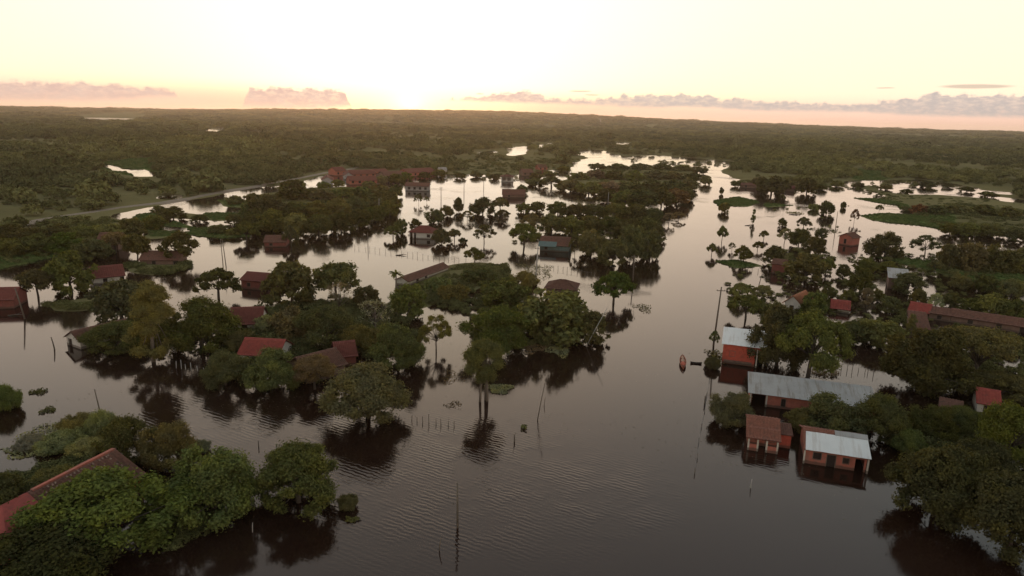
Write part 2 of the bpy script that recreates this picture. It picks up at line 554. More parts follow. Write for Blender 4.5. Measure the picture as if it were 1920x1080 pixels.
MEADOW = [LAND[1], LAND[2], LAND[3], LAND[8], LAND[9], LAND[12], LAND[13],
          [(1612, 405), (1650, 398), (1790, 402), (1790, 432), (1690, 420), (1640, 414)],
          [(1590, 371), (1640, 372), (1700, 385), (1700, 396), (1640, 380)],
          [(150, 470), (60, 492), (0, 505), (-100, 520), (-100, 470), (60, 455)],
          [(180, 306), (290, 296), (300, 322), (240, 330), (190, 318)],
          [(250, 395), (310, 395), (310, 425), (260, 430)],
          [(272, 428), (330, 416), (368, 427), (470, 443), (420, 447), (340, 441), (285, 446)],
          [(1600, 318), (1680, 326), (1660, 338), (1600, 337)]]
PONDS = [
    [(150, 219), (190, 217), (262, 219), (272, 221), (230, 224), (165, 224)],
    [(378, 242), (425, 240), (428, 247), (395, 247)],
    [(448, 246), (495, 246), (500, 250), (450, 250)],
    [(180, 309), (192, 306), (240, 315), (285, 317), (290, 330), (262, 331), (235, 322), (200, 320)],
    [(20, 233), (60, 232), (55, 236), (22, 236)],
    [(300, 369), (338, 366), (336, 374), (304, 374)],
    [(895, 285), (930, 281), (935, 286), (900, 287)],
    [(945, 280), (985, 274), (990, 288), (955, 292)],
    [(1003, 273), (1038, 267), (1042, 272), (1010, 278)],
    [(1595, 318), (1615, 315), (1612, 322), (1597, 322)],
    [(1780, 352), (1840, 356), (1910, 362), (1905, 366), (1800, 360)],
    [(54, 421), (75, 419), (74, 426), (56, 427)], [(84, 433), (102, 431), (102, 437), (86, 438)],
    [(76, 456), (104, 453), (106, 463), (92, 470), (80, 464)], [(60, 447), (75, 446), (75, 453), (62, 453)],
    [(300, 422), (345, 426), (380, 434), (340, 437), (300, 432)], [(205, 405), (290, 386), (292, 397), (230, 412)],
    [(1140, 268), (1165, 267), (1200, 270), (1150, 271)], [(1200, 300), (1228, 298), (1232, 304), (1204, 306)]
]
land_w = [poly_world(p) for p in LAND]
meadow_w = [poly_world(p) for p in MEADOW]
pond_w = [poly_world(p) for p in PONDS]


def land_sd(pts):
    d = sdist(pts, far_poly)
    r = np.hypot(pts[:, 0], pts[:, 1])
    d = d + (pnoise(pts[:, 0], pts[:, 1], 45, 1) - .5) * np.clip(r * .035, 3, 30) + (pnoise(pts[:, 0], pts[:, 1], 13, 2) - .5) * 7
    for q in land_w:
        s = sdist(pts, q)
        d = np.maximum(d, s + (pnoise(pts[:, 0], pts[:, 1], 9, 3) - .5) * 6)
    for q in pond_w:
        s = sdist(pts, q)
        d = np.minimum(d, -s + (pnoise(pts[:, 0], pts[:, 1], 30, 4) - .5) * np.clip(r * .02, 3, 40))
    return d


def rise(pts):
    r = np.hypot(pts[:, 0], pts[:, 1])
    a = np.degrees(np.arctan2(pts[:, 0], pts[:, 1]))
    t = np.clip((r - 3300) / 3300, 0, 1); t = t * t * (3 - 2 * t)
    g = np.exp(-((a + 2.5) / 20.0) ** 2)
    g = np.where(np.abs(a) > 90, 0, g)
    return t * (22 + 76 * g + 4 * (pnoise(a * 100, r * 0, 420, 5) - .5))


def ground_h(pts):
    d = land_sd(pts)
    h = np.where(d > 0, np.minimum(d * .10, .55) + np.clip(d * .004, 0, .7), np.maximum(d * .12, -1.6))
    return h + rise(pts)


rad = np.concatenate([[0.0], np.geomspace(12, 900, 190), np.geomspace(920, 14000, 80)])
ang = np.concatenate([np.arange(-52, 52.01, .3), np.arange(55, 306, 3.5)])
rr_, aa_ = np.meshgrid(rad, np.radians(ang), indexing='ij')
gx = (rr_ * np.sin(aa_)).ravel(); gy = (rr_ * np.cos(aa_)).ravel()
gp = np.stack([gx, gy], 1)
gz = ground_h(gp)
nr, na = len(rad), len(ang)
ii, jj = np.meshgrid(np.arange(nr - 1), np.arange(na), indexing='ij')
j2 = (jj + 1) % na
quads = np.stack([ii * na + jj, ii * na + j2, (ii + 1) * na + j2, (ii + 1) * na + jj], -1).reshape(-1, 4)
me = raw_mesh('ground', np.stack([gx, gy, gz], 1), quads[:, ::-1], ground_material(), True)
mead = np.zeros(len(gp))
for q in meadow_w:
    mead = np.maximum(mead, np.clip(sdist(gp, q) / 4 + .5, 0, 1))
a_ = me.attributes.new('meadow', 'FLOAT', 'POINT'); a_.data.foreach_set('value', mead.astype(np.float32))
ground = mesh_obj('ground', me); ground['kind'] = 'structure'

S = 13500
me = raw_mesh('flood_water', [(-S, -S, 0), (S, -S, 0), (S, S, 0), (-S, S, 0)], [(0, 1, 2, 3)], water_material())
water = mesh_obj('flood_water', me); water['kind'] = 'structure'


def strip(name, px, width, m, lift=.12):
    """a road sheet laid on the terrain along survey points"""
    pts = [P(x, y) for x, y in px]
    dense = []
    for a, c in zip(pts, pts[1:]):
        n = max(2, int((c - a).length / 8))
        dense += [a.lerp(c, k / n) for k in range(n)]
    dense.append(pts[-1])
    v = []
    for i, p in enumerate(dense):
        d = dense[min(i + 1, len(dense) - 1)] - dense[max(0, i - 1)]
        nrm = Vector((-d.y, d.x, 0)).normalized()
        for s in (-1, -.4, .4, 1):
            q = p + nrm * width / 2 * s
            v.append((q.x, q.y, (lift if abs(s) < .9 else -.6)))
    v = np.array(v)
    v[:, 2] += np.maximum(ground_h(v[:, :2]), .35)
    f = [(i * 4 + k, i * 4 + k + 1, i * 4 + k + 5, i * 4 + k + 4) for i in range(len(dense) - 1) for k in range(3)]
    o = mesh_obj(name, raw_mesh(name, v, f, m, True)); o['kind'] = 'structure'
    return o


strip('dirt_road', [(-300, 470), (0, 427), (80, 414), (160, 402), (230, 391), (300, 382), (360, 372), (430, 358), (500, 347), (560, 336), (610, 325), (680, 314)], 7, M_DIRT)
strip('dirt_road', [(1122, 232), (1126, 240), (1131, 252)], 16, M_DIRT, .3)

# ------------------------------------------------------------------ foliage meshes
def leaf_cards(pos, nrm, size, g, aspect=1.5):
    """one bent leaf-clump card per point"""
    n = len(pos)
    nrm = nrm / (np.linalg.norm(nrm, axis=1, keepdims=True) + 1e-9)
    a = g.normal(size=(n, 3))
    u = np.cross(nrm, a); u /= np.linalg.norm(u, axis=1, keepdims=True) + 1e-9
    v = np.cross(nrm, u)
    s = size[:, None]
    fold = nrm * s * .22
    c0 = pos - u * s * aspect * .5
    c1 = pos - v * s * .42 + fold * g.uniform(-.4, 1, (n, 1))
    c2 = pos + u * s * aspect * .5 - fold * .6
    c3 = pos + v * s * .42 + fold * g.uniform(-.4, 1, (n, 1))
    verts = np.stack([c0, c1, c2, c3], 1).reshape(-1, 3)
    faces = np.arange(n * 4).reshape(-1, 4)
    return verts, faces


def clump_crown(seed, centers, radii, n_leaves, leaf, center, flat=1.0, core=.14):
    g = np.random.default_rng(seed)
    centers = np.asarray(centers); radii = np.asarray(radii)
    wts = radii ** 2; wts = wts / wts.sum()
    idx = g.choice(len(centers), size=n_leaves, p=wts)
    d = g.normal(size=(n_leaves, 3)); d /= np.linalg.norm(d, axis=1, keepdims=True)
    out = centers[idx] - np.asarray(center); out /= np.linalg.norm(out, axis=1, keepdims=True) + 1e-6
    dot = (d * out).sum(1)
    flip = dot < -.25
    d[flip] = d[flip] - 2 * dot[flip][:, None] * out[flip]
    rr = radii[idx] * np.where(g.uniform(0, 1, n_leaves) < .12, g.uniform(1.0, 1.5, n_leaves), g.uniform(.55, 1.12, n_leaves))
    d2 = d.copy(); d2[:, 2] *= flat
    pos = centers[idx] + d2 * rr[:, None]
    nrm = d * .9 + np.array([0, 0, .45]) + g.normal(size=(n_leaves, 3)) * .55
    size = leaf * g.uniform(.6, 1.35, n_leaves)
    v, f = leaf_cards(pos, nrm, size, g)
    nc = int(n_leaves * core)
    idc = g.choice(len(centers), size=nc, p=wts)
    dc = g.normal(size=(nc, 3)); dc /= np.linalg.norm(dc, axis=1, keepdims=True)
    pc = centers[idc] + dc * (radii[idc] * g.uniform(.2, .65, nc))[:, None] * np.array([1, 1, flat])
    v2, f2 = leaf_cards(pc, g.normal(size=(nc, 3)), leaf * g.uniform(1.6, 2.4, nc), g, 1.2)
    return np.vstack([v, v2]), np.vstack([f, f2 + len(v)])


LOD = {'near': (19000, .205), 'mid': (3800, .44), 'far': (1100, .82)}
TREE_H = {'round': 8.5, 'umbrella': 8.0, 'column': 17.0, 'tall': 14.0, 'shrub': 5.0, 'sparse': 8.5, 'bare': 9.0, 'acacia': 7.0, 'spread': 8.5}


def crown_plan(kind, g):
    """clump centres and radii in a crown 10 m across"""
    H = TREE_H[kind]; cs, rs = [], []
    n_off = g.uniform(0, 6.28)
    if kind in ('round', 'shrub', 'spread'):
        n = 52
        zc, zr = (.43 * H, .49 * H) if kind == 'round' else ((.36 * H, .42 * H) if kind == 'shrub' else (.60 * H, .30 * H))
        for i in range(n):
            t = g.uniform(-.95, 1.0); ph = i * 2.39996 + g.uniform(-.5, .5)
            k = math.sqrt(max(0, 1 - t * t * (1 if t > 0 else .45))) * g.uniform(.70, 1.14) * (1 + .16 * math.sin(ph * 2 + t * 3 + n_off))
            rad = 3.75 * k
            cs.append((rad * math.cos(ph), rad * math.sin(ph), zc + zr * .72 * t * g.uniform(.85, 1.15)))
            rs.append(g.uniform(.65, 1.4))
        for i in range(8):
            ph = g.uniform(0, 6.28); k = g.uniform(0, 2.2)
            cs.append((k * math.cos(ph), k * math.sin(ph), zc + g.uniform(-.2, .45) * zr)); rs.append(g.uniform(1.5, 2.1))
    elif kind in ('umbrella', 'sparse', 'acacia'):
        n = 30 if kind != 'acacia' else 34
        for i in range(n):
            k = math.sqrt((i + .5) / n); ph = i * 2.39996 + g.uniform(-.4, .4)
            rad = 4.2 * k
            z = H * (.84 - .40 * k * k + g.uniform(-.12, .06)) if kind != 'acacia' else H * (.9 - .16 * k * k + g.uniform(-.04, .04))
            cs.append((rad * math.cos(ph), rad * math.sin(ph), z))
            rs.append(g.uniform(.7, 1.25) * (.8 if kind == 'sparse' else 1))
    elif kind == 'column':
        for i in range(44):
            t = g.uniform(0, 1); ph = i * 2.39996
            prof = 3.6 * (min(1, t * 4 + .35) * (1 - t) ** .45 * 1.15)
            rad = prof * g.uniform(.6, 1.0)
            cs.append((rad * math.cos(ph), rad * math.sin(ph), H * (.12 + .82 * t))); rs.append(g.uniform(1.0, 1.7))
    elif kind == 'tall':
        for i in range(32):
            t = g.uniform(-1, 1); ph = i * 2.39996
            k = math.sqrt(max(0, 1 - t * t)) * g.uniform(.7, 1.0)
            cs.append((3.7 * k * math.cos(ph), 3.7 * k * math.sin(ph), H * (.66 + .26 * t))); rs.append(g.uniform(1.1, 1.8))
    elif kind == 'bare':
        for i in range(22):
            t = g.uniform(-.6, 1); ph = i * 2.39996
            k = math.sqrt(max(0, 1 - t * t)) * g.uniform(.6, 1.0)
            cs.append((4.2 * k * math.cos(ph), 4.2 * k * math.sin(ph), H * (.62 + .32 * t))); rs.append(g.uniform(.8, 1.3))
    return cs, rs


CACHE = {}


def tree_meshes(kind, lod, var):
    key = (kind, lod, var)
    if key in CACHE: return CACHE[key]
    seed = sum(map(ord, kind)) * 7 + {'near': 1, 'mid': 2, 'far': 3}[lod] * 100 + var * 13
    g = random.Random(seed)
    H = TREE_H[kind]
    cs, rs = crown_plan(kind, g)
    n, leaf = LOD[lod]
    flat = .75
    dens = {'sparse': .40, 'bare': .16, 'umbrella': .9, 'acacia': .85, 'shrub': .75, 'column': 1.7, 'tall': 1.25}.get(kind, 1.0)
    if kind == 'bare': leaf *= .6
    center = (0, 0, H * .42)
    v, f = clump_crown(seed, cs, rs, int(n * dens), leaf, center, flat, {'sparse': .03, 'bare': 0.0, 'umbrella': .08, 'acacia': .05}.get(kind, .2))
    crown = raw_mesh('crown', v, f, M_LEAF)
    # trunk with limbs that reach the clumps
    bm = bmesh.new()
    k = {'near': 7, 'mid': 5, 'far': 4}[lod]
    fork = {'round': .22, 'umbrella': .34, 'sparse': .3, 'acacia': .25, 'column': .5, 'tall': .5, 'shrub': .08, 'bare': .25, 'spread': .32}[kind] * H
    r0 = {'shrub': .10, 'sparse': .17, 'bare': .2, 'column': .32}.get(kind, .27)
    stems = 1 if kind not in ('tall', 'shrub') else 3
    for s in range(stems):
        ox, oy = (g.uniform(-.9, .9), g.uniform(-.9, .9)) if stems > 1 else (0, 0)
        bend = (g.uniform(-.3, .3), g.uniform(-.3, .3))
        tube(bm, [(ox * 1.3, oy * 1.3, -1.2), (ox + bend[0] * .4, oy + bend[1] * .4, fork * .5), (bend[0], bend[1], fork),
                  (bend[0] * 1.5, bend[1] * 1.5, fork + (H - fork) * .35)], [r0 * 1.25, r0, r0 * .85, r0 * .4], k)
    nl = {'near': 16, 'mid': 11, 'far': 6}[lod]
    if kind in ('bare', 'sparse', 'acacia', 'umbrella'): nl = len(cs) if lod != 'far' else 10
    order = list(range(len(cs))); g.shuffle(order)
    for i in order[:nl]:
        c = Vector(cs[i]); a = Vector((0, 0, fork * g.uniform(.8, 1.2)))
        mid = a.lerp(c, .5) + Vector((g.uniform(-.3, .3), g.uniform(-.3, .3), g.uniform(-.1, .5)))
        tube(bm, [a, mid, c], [r0 * .42, r0 * .24, r0 * .06], max(3, k - 2))
        if kind in ('bare', 'acacia', 'sparse') and lod != 'far':
            for q in range(5 if kind == 'bare' else 2):
                e = c + Vector((g.uniform(-1.3, 1.3), g.uniform(-1.3, 1.3), g.uniform(-.1, 1.2)))
                tube(bm, [mid.lerp(c, .6), e], [r0 * .12, r0 * .03], 3)
    me = bpy.data.meshes.new('trunk')
    bm.to_mesh(me); bm.free()
    me.materials.append(M_BARK_PALE if kind in ('tall', 'bare', 'column') else M_BARK)
    me.shade_smooth()
    CACHE[key] = (crown, me, H)
    return CACHE[key]


PAL = {'D': (0.091, 0.085, 0.034), 'O': (0.142, 0.125, 0.052), 'G': (0.094, 0.110, 0.030), 'B': (0.178, 0.121, 0.074), 'P': (0.221, 0.206, 0.114), 'M': (0.111, 0.111, 0.038),
       'K': (.056, .052, .022), 'R': (0.170, 0.078, 0.043)}
TREES_OUT = []


def tree(bx, by, wpx, hpx, kind='round', col='D', label=None, group=None, name='broadleaf_tree', cat='tree'):
    p = P(bx, by)
    if kind == 'spread' : pass
    dep = depth_of(p)
    if bx > 1330 and 400 < by < 660: wpx, hpx = wpx * .86, hpx * .92
    width = wpx * dep / FPX
    # the crown's silhouette is wider/higher than its plan by its clumps
    h = height_for(p, by - hpx)
    lod = 'near' if dep < 125 else ('mid' if dep < 300 else 'far')
    var = rng.randrange(5 if lod != 'near' else 4)
    crown, trunk, H = tree_meshes(kind, lod, var)
    o = empty(name, (p.x, p.y, 0), rng.uniform(0, 6.28))
    s = width / (10.2 if dep < 140 else 10.8)
    o.scale = (s * rng.uniform(.93, 1.05), s * rng.uniform(.9, 1.12), h / (H * .99))
    if dep < 300: o.rotation_euler = (rng.uniform(-.05, .05), rng.uniform(-.05, .05), rng.uniform(0, 6.28))
    c = mesh_obj('crown', crown, o)
    b = PAL[col]; j = rng.uniform(.78, 1.25)
    c.color = (b[0] * j * rng.uniform(.90, 1.10), b[1] * j * rng.uniform(.95, 1.06), b[2] * j * rng.uniform(.8, 1.3), 1)
    mesh_obj('trunk', trunk, o)
    tag(o, label or 'tree', cat, group)
    TREES_OUT.append((o, dep))
    return o


NUM = ['', 'second ', 'third ', 'fourth ', 'fifth ', 'sixth ', 'seventh ', 'eighth ', 'ninth ', 'tenth ', 'eleventh ', 'twelfth ', 'thirteenth ', 'fourteenth ']
ADJ = {'D': 'dark green', 'O': 'olive', 'G': 'bright green', 'B': 'brownish', 'P': 'pale', 'M': 'mid green', 'R': 'reddish', 'K': 'very dark'}


def row(where, group, items):
    """a row of look-alike trees, told apart by their order from the left"""
    items = sorted(items, key=lambda t: t[0])
    for i, t in enumerate(items):
        kind = t[4] if len(t) > 4 else 'round'
        col = t[5] if len(t) > 5 else rng.choice('DDMO')
        n = NUM[i]
        first = (n + 'tree from the left') if n else 'leftmost tree'
        tree(t[0], t[1], t[2], t[3], kind, col, f'{ADJ[col]} {first} {where}', group)

# ------------------------------------------------------------------ trees of the foreground
T = tree
T(200, 1022, 300, 146, 'round', 'G', 'large bright green tree in front of the red tiled roof, bottom left corner')
T(405, 960, 180, 132, 'round', 'G', 'bright green tree between the corner tree and a darker round tree')
T(560, 942, 184, 112, 'round', 'D', 'round dark tree standing alone over the water, right end of the front row')
T(238, 868, 110, 92, 'round', 'D', 'dark tree at the far end of the long red tiled roof')
T(318, 868, 112, 84, 'round', 'O', 'olive tree over water behind the two bright green front trees')
T(20, 990, 150, 110, 'round', 'K', 'dark tree at the left edge behind the red hipped roof')
T(110, 940, 120, 66, 'round', 'O', 'olive tree directly behind the middle of the long tiled roof')
T(70, 1125, 280, 120, 'round', 'K', 'dark tree in the very bottom left corner below the red roof')
T(690, 782, 166, 106, 'round', 'O', 'wide round tree standing alone in open water in front of the big islet')
T(907, 752, 84, 116, 'tall', 'O', 'tall pale olive tree on thin bare stems standing in open water')
T(8, 768, 62, 55, 'shrub', 'G', 'green shrub at the left edge above the flooded bushes')
for a in ((192, 812, 56, 50, 'P', 'round pale shrub standing in the water beside a thin pole'),
          (150, 806, 66, 34, 'O', 'low olive shrub in the water left of the round pale shrub'),
          (118, 838, 92, 30, 'P', 'flat pale flooded shrub nearest to the round pale shrub'),
          (58, 836, 60, 20, 'P', 'small pale flooded shrub furthest left of the flooded bushes'),
          (165, 852, 70, 34, 'P', 'pale flooded bush just above the tiled roof ridge'),
          (652, 952, 40, 30, 'O', 'small bush in the water right of the front tree row'),
          (378, 845, 34, 24, 'P', 'small pale bush between the olive tree and the bright tree')):
    T(a[0], a[1], a[2], a[3], 'shrub', a[4], a[5], 'flooded bushes', 'shrub', 'shrub')

# ------------------------------------------------------------------ the big left islet
T(288, 678, 96, 152, 'column', 'O', 'tall pale column-shaped tree on the left islet')
T(378, 655, 140, 104, 'round', 'G', 'large green round tree right of the tall pale column tree')
T(228, 602, 112, 86, 'round', 'D', 'dark tree behind the tall pale column tree')
T(222, 655, 120, 56, 'round', 'M', 'low tree in front of the house with the pink gable')
T(424, 722, 88, 72, 'round', 'D', 'dark tree at the front edge of the left islet below the bright red roof')
T(518, 728, 118, 80, 'round', 'M', 'dark tree at the front edge of the left islet left of the brown roof')
T(410, 560, 92, 58, 'umbrella', 'D', 'flat-topped dark tree left of the dark red house')
T(548, 572, 112, 92, 'round', 'D', 'big dark tree right of the dark red house, left half of a pair')
T(630, 560, 104, 72, 'spread', 'D', 'wide dark tree behind the brown leafless tree')
T(636, 590, 62, 62, 'bare', 'B', 'brown nearly leafless tree in the middle of the left islet')
T(690, 582, 62, 52, 'round', 'D', 'small dark tree just right of the brown leafless tree')
T(612, 650, 118, 84, 'round', 'D', 'dark tree in front of the brown leafless tree')
T(545, 632, 84, 60, 'round', 'O', 'olive tree behind the bright red roof')
T(702, 622, 84, 58, 'bare', 'P', 'grey twiggy tree on the right side of the left islet')
T(745, 688, 112, 88, 'round', 'D', 'dark tree at the right tip of the left islet over its own reflection')
T(672, 662, 84, 58, 'round', 'D', 'dark tree beside the brown and red roof on the left islet')
T(818, 660, 78, 72, 'sparse', 'M', 'thin sparse tree standing in water between the two islets')
T(500, 622, 52, 34, 'round', 'P', 'small pale tree beside the white gable among red roofs')
T(590, 730, 80, 66, 'spread', 'B', 'brownish tree in front of the brown roof at the water')
T(455, 660, 60, 44, 'round', 'D', 'small dark tree left of the bright red roof')

# ------------------------------------------------------------------ the centre islet
T(765, 592, 80, 68, 'round', 'M', 'leafy tree at the left end of the grassy bank, beside a palm')
T(945, 578, 108, 66, 'round', 'D', 'dark tree at the right end of the grassy bank')
T(935, 655, 132, 88, 'round', 'G', 'bright green round tree at the front of the centre islet')
T(1042, 634, 152, 106, 'round', 'M', 'largest dark green tree of the centre islet')
T(1108, 640, 74, 62, 'round', 'D', 'dark tree on the right edge of the centre islet beside the leaning pole')
T(1150, 568, 92, 60, 'umbrella', 'G', 'green flat-topped tree right of the brown hipped roof')
T(890, 492, 42, 28, 'umbrella', 'M', 'small tree on top of the grassy bank', None)
T(850, 560, 70, 30, 'shrub', 'O', 'low olive bush on the lower side of the grassy bank', 'bank bushes', 'shrub', 'shrub')
T(900, 530, 90, 32, 'shrub', 'M', 'broad green bush near the top of the grassy bank', 'bank bushes', 'shrub', 'shrub')
T(820, 545, 70, 28, 'shrub', 'M', 'green bush on the grassy bank below the long brown roof', 'bank bushes', 'shrub', 'shrub')
T(985, 535, 60, 30, 'shrub', 'O', 'olive bush behind the dark tree at the bank end', 'bank bushes', 'shrub', 'shrub')

# ------------------------------------------------------------------ left side, middle distance
T(135, 547, 96, 80, 'round', 'M', 'green tree with a bent trunk left of the red-roofed white house')
T(72, 557, 70, 56, 'spread', 'D', 'dark tree standing in water near the red house at the left edge')
T(258, 492, 56, 58, 'spread', 'D', 'dark tree on the left of the brown-roofed house')
T(337, 492, 76, 60, 'umbrella', 'D', 'flat-topped tree on the right of the brown-roofed house')
T(546, 462, 34, 40, 'umbrella', 'D', 'small dark tree right of the low brick house in the water')
T(463, 452, 52, 36, 'umbrella', 'M', 'flat-topped tree standing in water left of the low brick house')
row('nearest the water on the left shore', 'trees of the left shore', [
    (20, 486, 76, 44), (70, 478, 84, 46, 'round', 'M'), (125, 474, 80, 42, 'round', 'G'), (176, 486, 74, 44), (218, 474, 60, 42, 'spread', 'B')])
row('in the second line of the left shore', 'trees of the left shore', [
    (15, 448, 60, 30), (60, 452, 64, 30), (110, 446, 60, 30), (160, 450, 60, 32), (205, 448, 56, 34), (250, 440, 56, 36, 'round', 'M'), (290, 430, 52, 30, 'round', 'M')])
row('among the small ponds above the left shore', 'trees of the left shore', [
    (325, 412, 50, 28), (300, 402, 36, 18), (410, 440, 44, 22, 'round', 'O'), (375, 416, 40, 16), (440, 420, 40, 22), (440, 442, 40, 16)])

# ------------------------------------------------------------------ wooded peninsula left of the red-roofed compound
row('in the front row of the wooded peninsula', 'trees of the wooded peninsula', [
    (478, 432, 52, 44), (514, 436, 60, 50), (556, 440, 60, 46), (598, 440, 60, 44), (640, 434, 58, 42), (674, 424, 50, 36), (704, 414, 46, 34), (732, 404, 42, 32)])
row('in the middle row of the wooded peninsula', 'trees of the wooded peninsula', [
    (470, 408, 46, 34), (508, 412, 76, 54, 'round', 'D'), (552, 412, 56, 38), (592, 410, 56, 38), (632, 404, 54, 36), (668, 398, 50, 34), (700, 392, 46, 32), (732, 388, 40, 32)])
row('in the back row of the wooded peninsula', 'trees of the wooded peninsula', [
    (440, 384, 40, 20), (478, 386, 46, 26), (550, 376, 72, 42, 'round', 'D'), (602, 378, 50, 26), (642, 374, 48, 26), (680, 372, 46, 26), (714, 370, 42, 26), (742, 370, 34, 26)])

row('among the roofs of the compound', 'trees of the compound', [
    (606, 354, 30, 16), (634, 351, 28, 16), (692, 352, 30, 15), (716, 344, 28, 18), (742, 344, 30, 20), (762, 338, 26, 18), (796, 335, 26, 14), (824, 331, 30, 16)])

# ------------------------------------------------------------------ trees around the flooded centre
T(737, 447, 36, 26, 'umbrella', 'D', 'dark tree left of the white house with the red roof, nearest the camera')
T(752, 438, 28, 32, 'round', 'M', 'taller round tree touching the left side of the red-roofed white house')
T(778, 430, 28, 22, 'round', 'D', 'small tree hidden behind the red-roofed white house')
T(828, 458, 40, 32, 'round', 'D', 'dark tree touching the right side of the red-roofed white house')
T(852, 452, 34, 24, 'umbrella', 'D', 'dark tree second to the right of the red-roofed white house')
T(868, 456, 20, 12, 'shrub', 'D', 'low bush furthest right of the red-roofed white house', None, 'shrub', 'shrub')
row('in the water behind the red-roofed white house', 'trees in the flooded centre', [
    (814, 418, 38, 30), (838, 406, 32, 24), (860, 398, 20, 32, 'round', 'D'), (876, 414, 32, 20, 'sparse', 'O'), (905, 402, 48, 36, 'round', 'D'), (938, 396, 38, 26, 'umbrella', 'D'),
    (942, 412, 34, 20, 'umbrella', 'D'), (982, 398, 34, 20), (1008, 398, 34, 24, 'round', 'M')])
T(908, 456, 50, 38, 'sparse', 'D', 'lone open-crowned tree in the water left of the round tree by the teal house')
T(785, 384, 20, 22, 'sparse', 'D', 'small thin tree in water below the long grey house, left of two')
T(800, 381, 12, 14, 'sparse', 'D', 'smallest thin tree in water below the long grey house')
T(978, 362, 26, 18, 'round', 'D', 'dark round tree beside the brown-roofed house in the flooded centre')
row('in the front row beside the teal house', 'trees of the centre grove', [
    (983, 462, 66, 46, 'umbrella', 'M'), (1078, 474, 34, 38, 'sparse', 'D'), (1108, 478, 58, 52), (1147, 496, 72, 52, 'round', 'O'), (1188, 486, 66, 72, 'round', 'D'), (1218, 484, 56, 60, 'round', 'D')])
row('in the middle row behind the teal house', 'trees of the centre grove', [
    (996, 432, 46, 34, 'umbrella', 'O'), (1034, 436, 54, 38), (1072, 440, 56, 38), (1108, 440, 56, 40), (1144, 444, 60, 44), (1180, 448, 60, 46), (1214, 446, 54, 44), (1232, 452, 36, 34)])
row('in the back row behind the teal house', 'trees of the centre grove', [
    (1046, 404, 48, 30), (1082, 408, 54, 30), (1116, 408, 52, 28), (1154, 412, 56, 36), (1192, 414, 58, 38), (1226, 416, 42, 30), (1254, 420, 32, 24, 'sparse', 'B'), (1272, 412, 30, 16, 'sparse', 'B')])
row('in the front row of the wooded island', 'trees of the wooded island', [
    (1138, 380, 50, 30), (1172, 386, 56, 34), (1206, 390, 60, 40), (1240, 388, 58, 40), (1268, 384, 46, 34, 'round', 'B'), (1288, 376, 34, 28)])
row('in the second row of the wooded island', 'trees of the wooded island', [
    (1004, 348, 46, 16), (1034, 352, 60, 20, 'umbrella', 'D'), (1070, 358, 60, 24), (1104, 364, 54, 26), (1146, 362, 52, 26, 'round', 'B'), (1184, 364, 56, 30), (1222, 364, 56, 30), (1260, 362, 50, 28), (1290, 356, 38, 26)])
row('in the third row of the wooded island', 'trees of the wooded island', [
    (1084, 338, 46, 18), (1118, 336, 46, 20, 'round', 'B'), (1152, 338, 46, 20), (1190, 340, 46, 22), (1228, 338, 46, 22), (1264, 338, 44, 20), (1298, 340, 36, 18), (1323, 346, 26, 18, 'round', 'O')])
row('in the back row of the wooded island', 'trees of the wooded island', [
    (1120, 318, 40, 14), (1160, 319, 42, 15), (1200, 319, 42, 15), (1240, 319, 42, 15), (1280, 321, 40, 15), (1312, 326, 32, 16)])

# ------------------------------------------------------------------ flooded field on the right
T(1352, 364, 10, 14, 'round', 'D', 'tiny dark tree in water left of the grassy islet')
T(1358, 398, 24, 22, 'round', 'O', 'small olive tree in front of the grassy islet')
T(1411, 419, 13, 30, 'column', 'M', 'slim column-shaped tree standing alone in open water')
T(1466, 377, 15, 13, 'umbrella', 'D', 'tiny flat-topped tree behind the small grass islet')
T(1549, 402, 34, 33, 'round', 'D', 'lone round tree with a short trunk in the flooded field')
T(1527, 394, 24, 14, 'shrub', 'O', 'dome-shaped bush beside the lone round tree in the flooded field', None, 'shrub', 'shrub')
T(1581, 390, 12, 14, 'shrub', 'D', 'small bush right of the lone round tree in the flooded field', None, 'shrub', 'shrub')
T(1601, 418, 24, 30, 'sparse', 'R', 'thin reddish tree at the left tip of the green meadow')
T(1648, 398, 18, 15, 'sparse', 'D', 'small thin tree in water above the green meadow')
T(1506, 430, 36, 26, 'umbrella', 'D', 'flat-topped tree at the far end of the tree line left of the small brick house')
T(1353, 454, 28, 34, 'umbrella', 'M', 'small flat-topped tree in the channel, further of two')
T(1334, 480, 30, 26, 'umbrella', 'M', 'small flat-topped tree in the channel, nearer of two')
T(1393, 494, 46, 36, 'umbrella', 'M', 'flat-topped tree on a weedy islet at the right of the channel')
T(1470, 458, 38, 36, 'sparse', 'P', 'pale thin tree left of the tree line by the small brick house')
T(1497, 462, 46, 42, 'round', 'D', 'dark round tree left of the small brick house')
T(1528, 476, 54, 40, 'round', 'D', 'dark round tree just below the small brick house')
T(1450, 496, 56, 44, 'round', 'D', 'dark round tree in front of the dark red wall')
T(1508, 526, 98, 60, 'round', 'D', 'wide dark tree right of the dark red wall, largest in the right middle field')
T(1657, 484, 86, 60, 'round', 'D', 'big dark round tree right of the small brick house')
T(1734, 480, 72, 46, 'sparse', 'D', 'open-crowned tree right of the big dark round tree')
row('behind the green meadow on the right shore', 'trees of the right shore', [
    (1722, 402, 44, 24, 'round', 'R'), (1752, 404, 48, 24), (1790, 402, 60, 24), (1840, 404, 60, 24), (1890, 410, 60, 26)])
row('at the right end of the green meadow', 'trees of the right shore', [
    (1780, 440, 44, 28), (1816, 442, 50, 30), (1858, 444, 54, 30), (1902, 450, 54, 30)])
row('in the dense dark wood at the right edge', 'trees of the right wood', [
    (1778, 506, 60, 60), (1818, 510, 76, 68), (1864, 512, 80, 66), (1910, 516, 70, 62)])
row('below the dense wood at the right edge', 'trees of the right wood', [
    (1800, 540, 50, 34), (1846, 548, 60, 40), (1896, 556, 60, 40)])
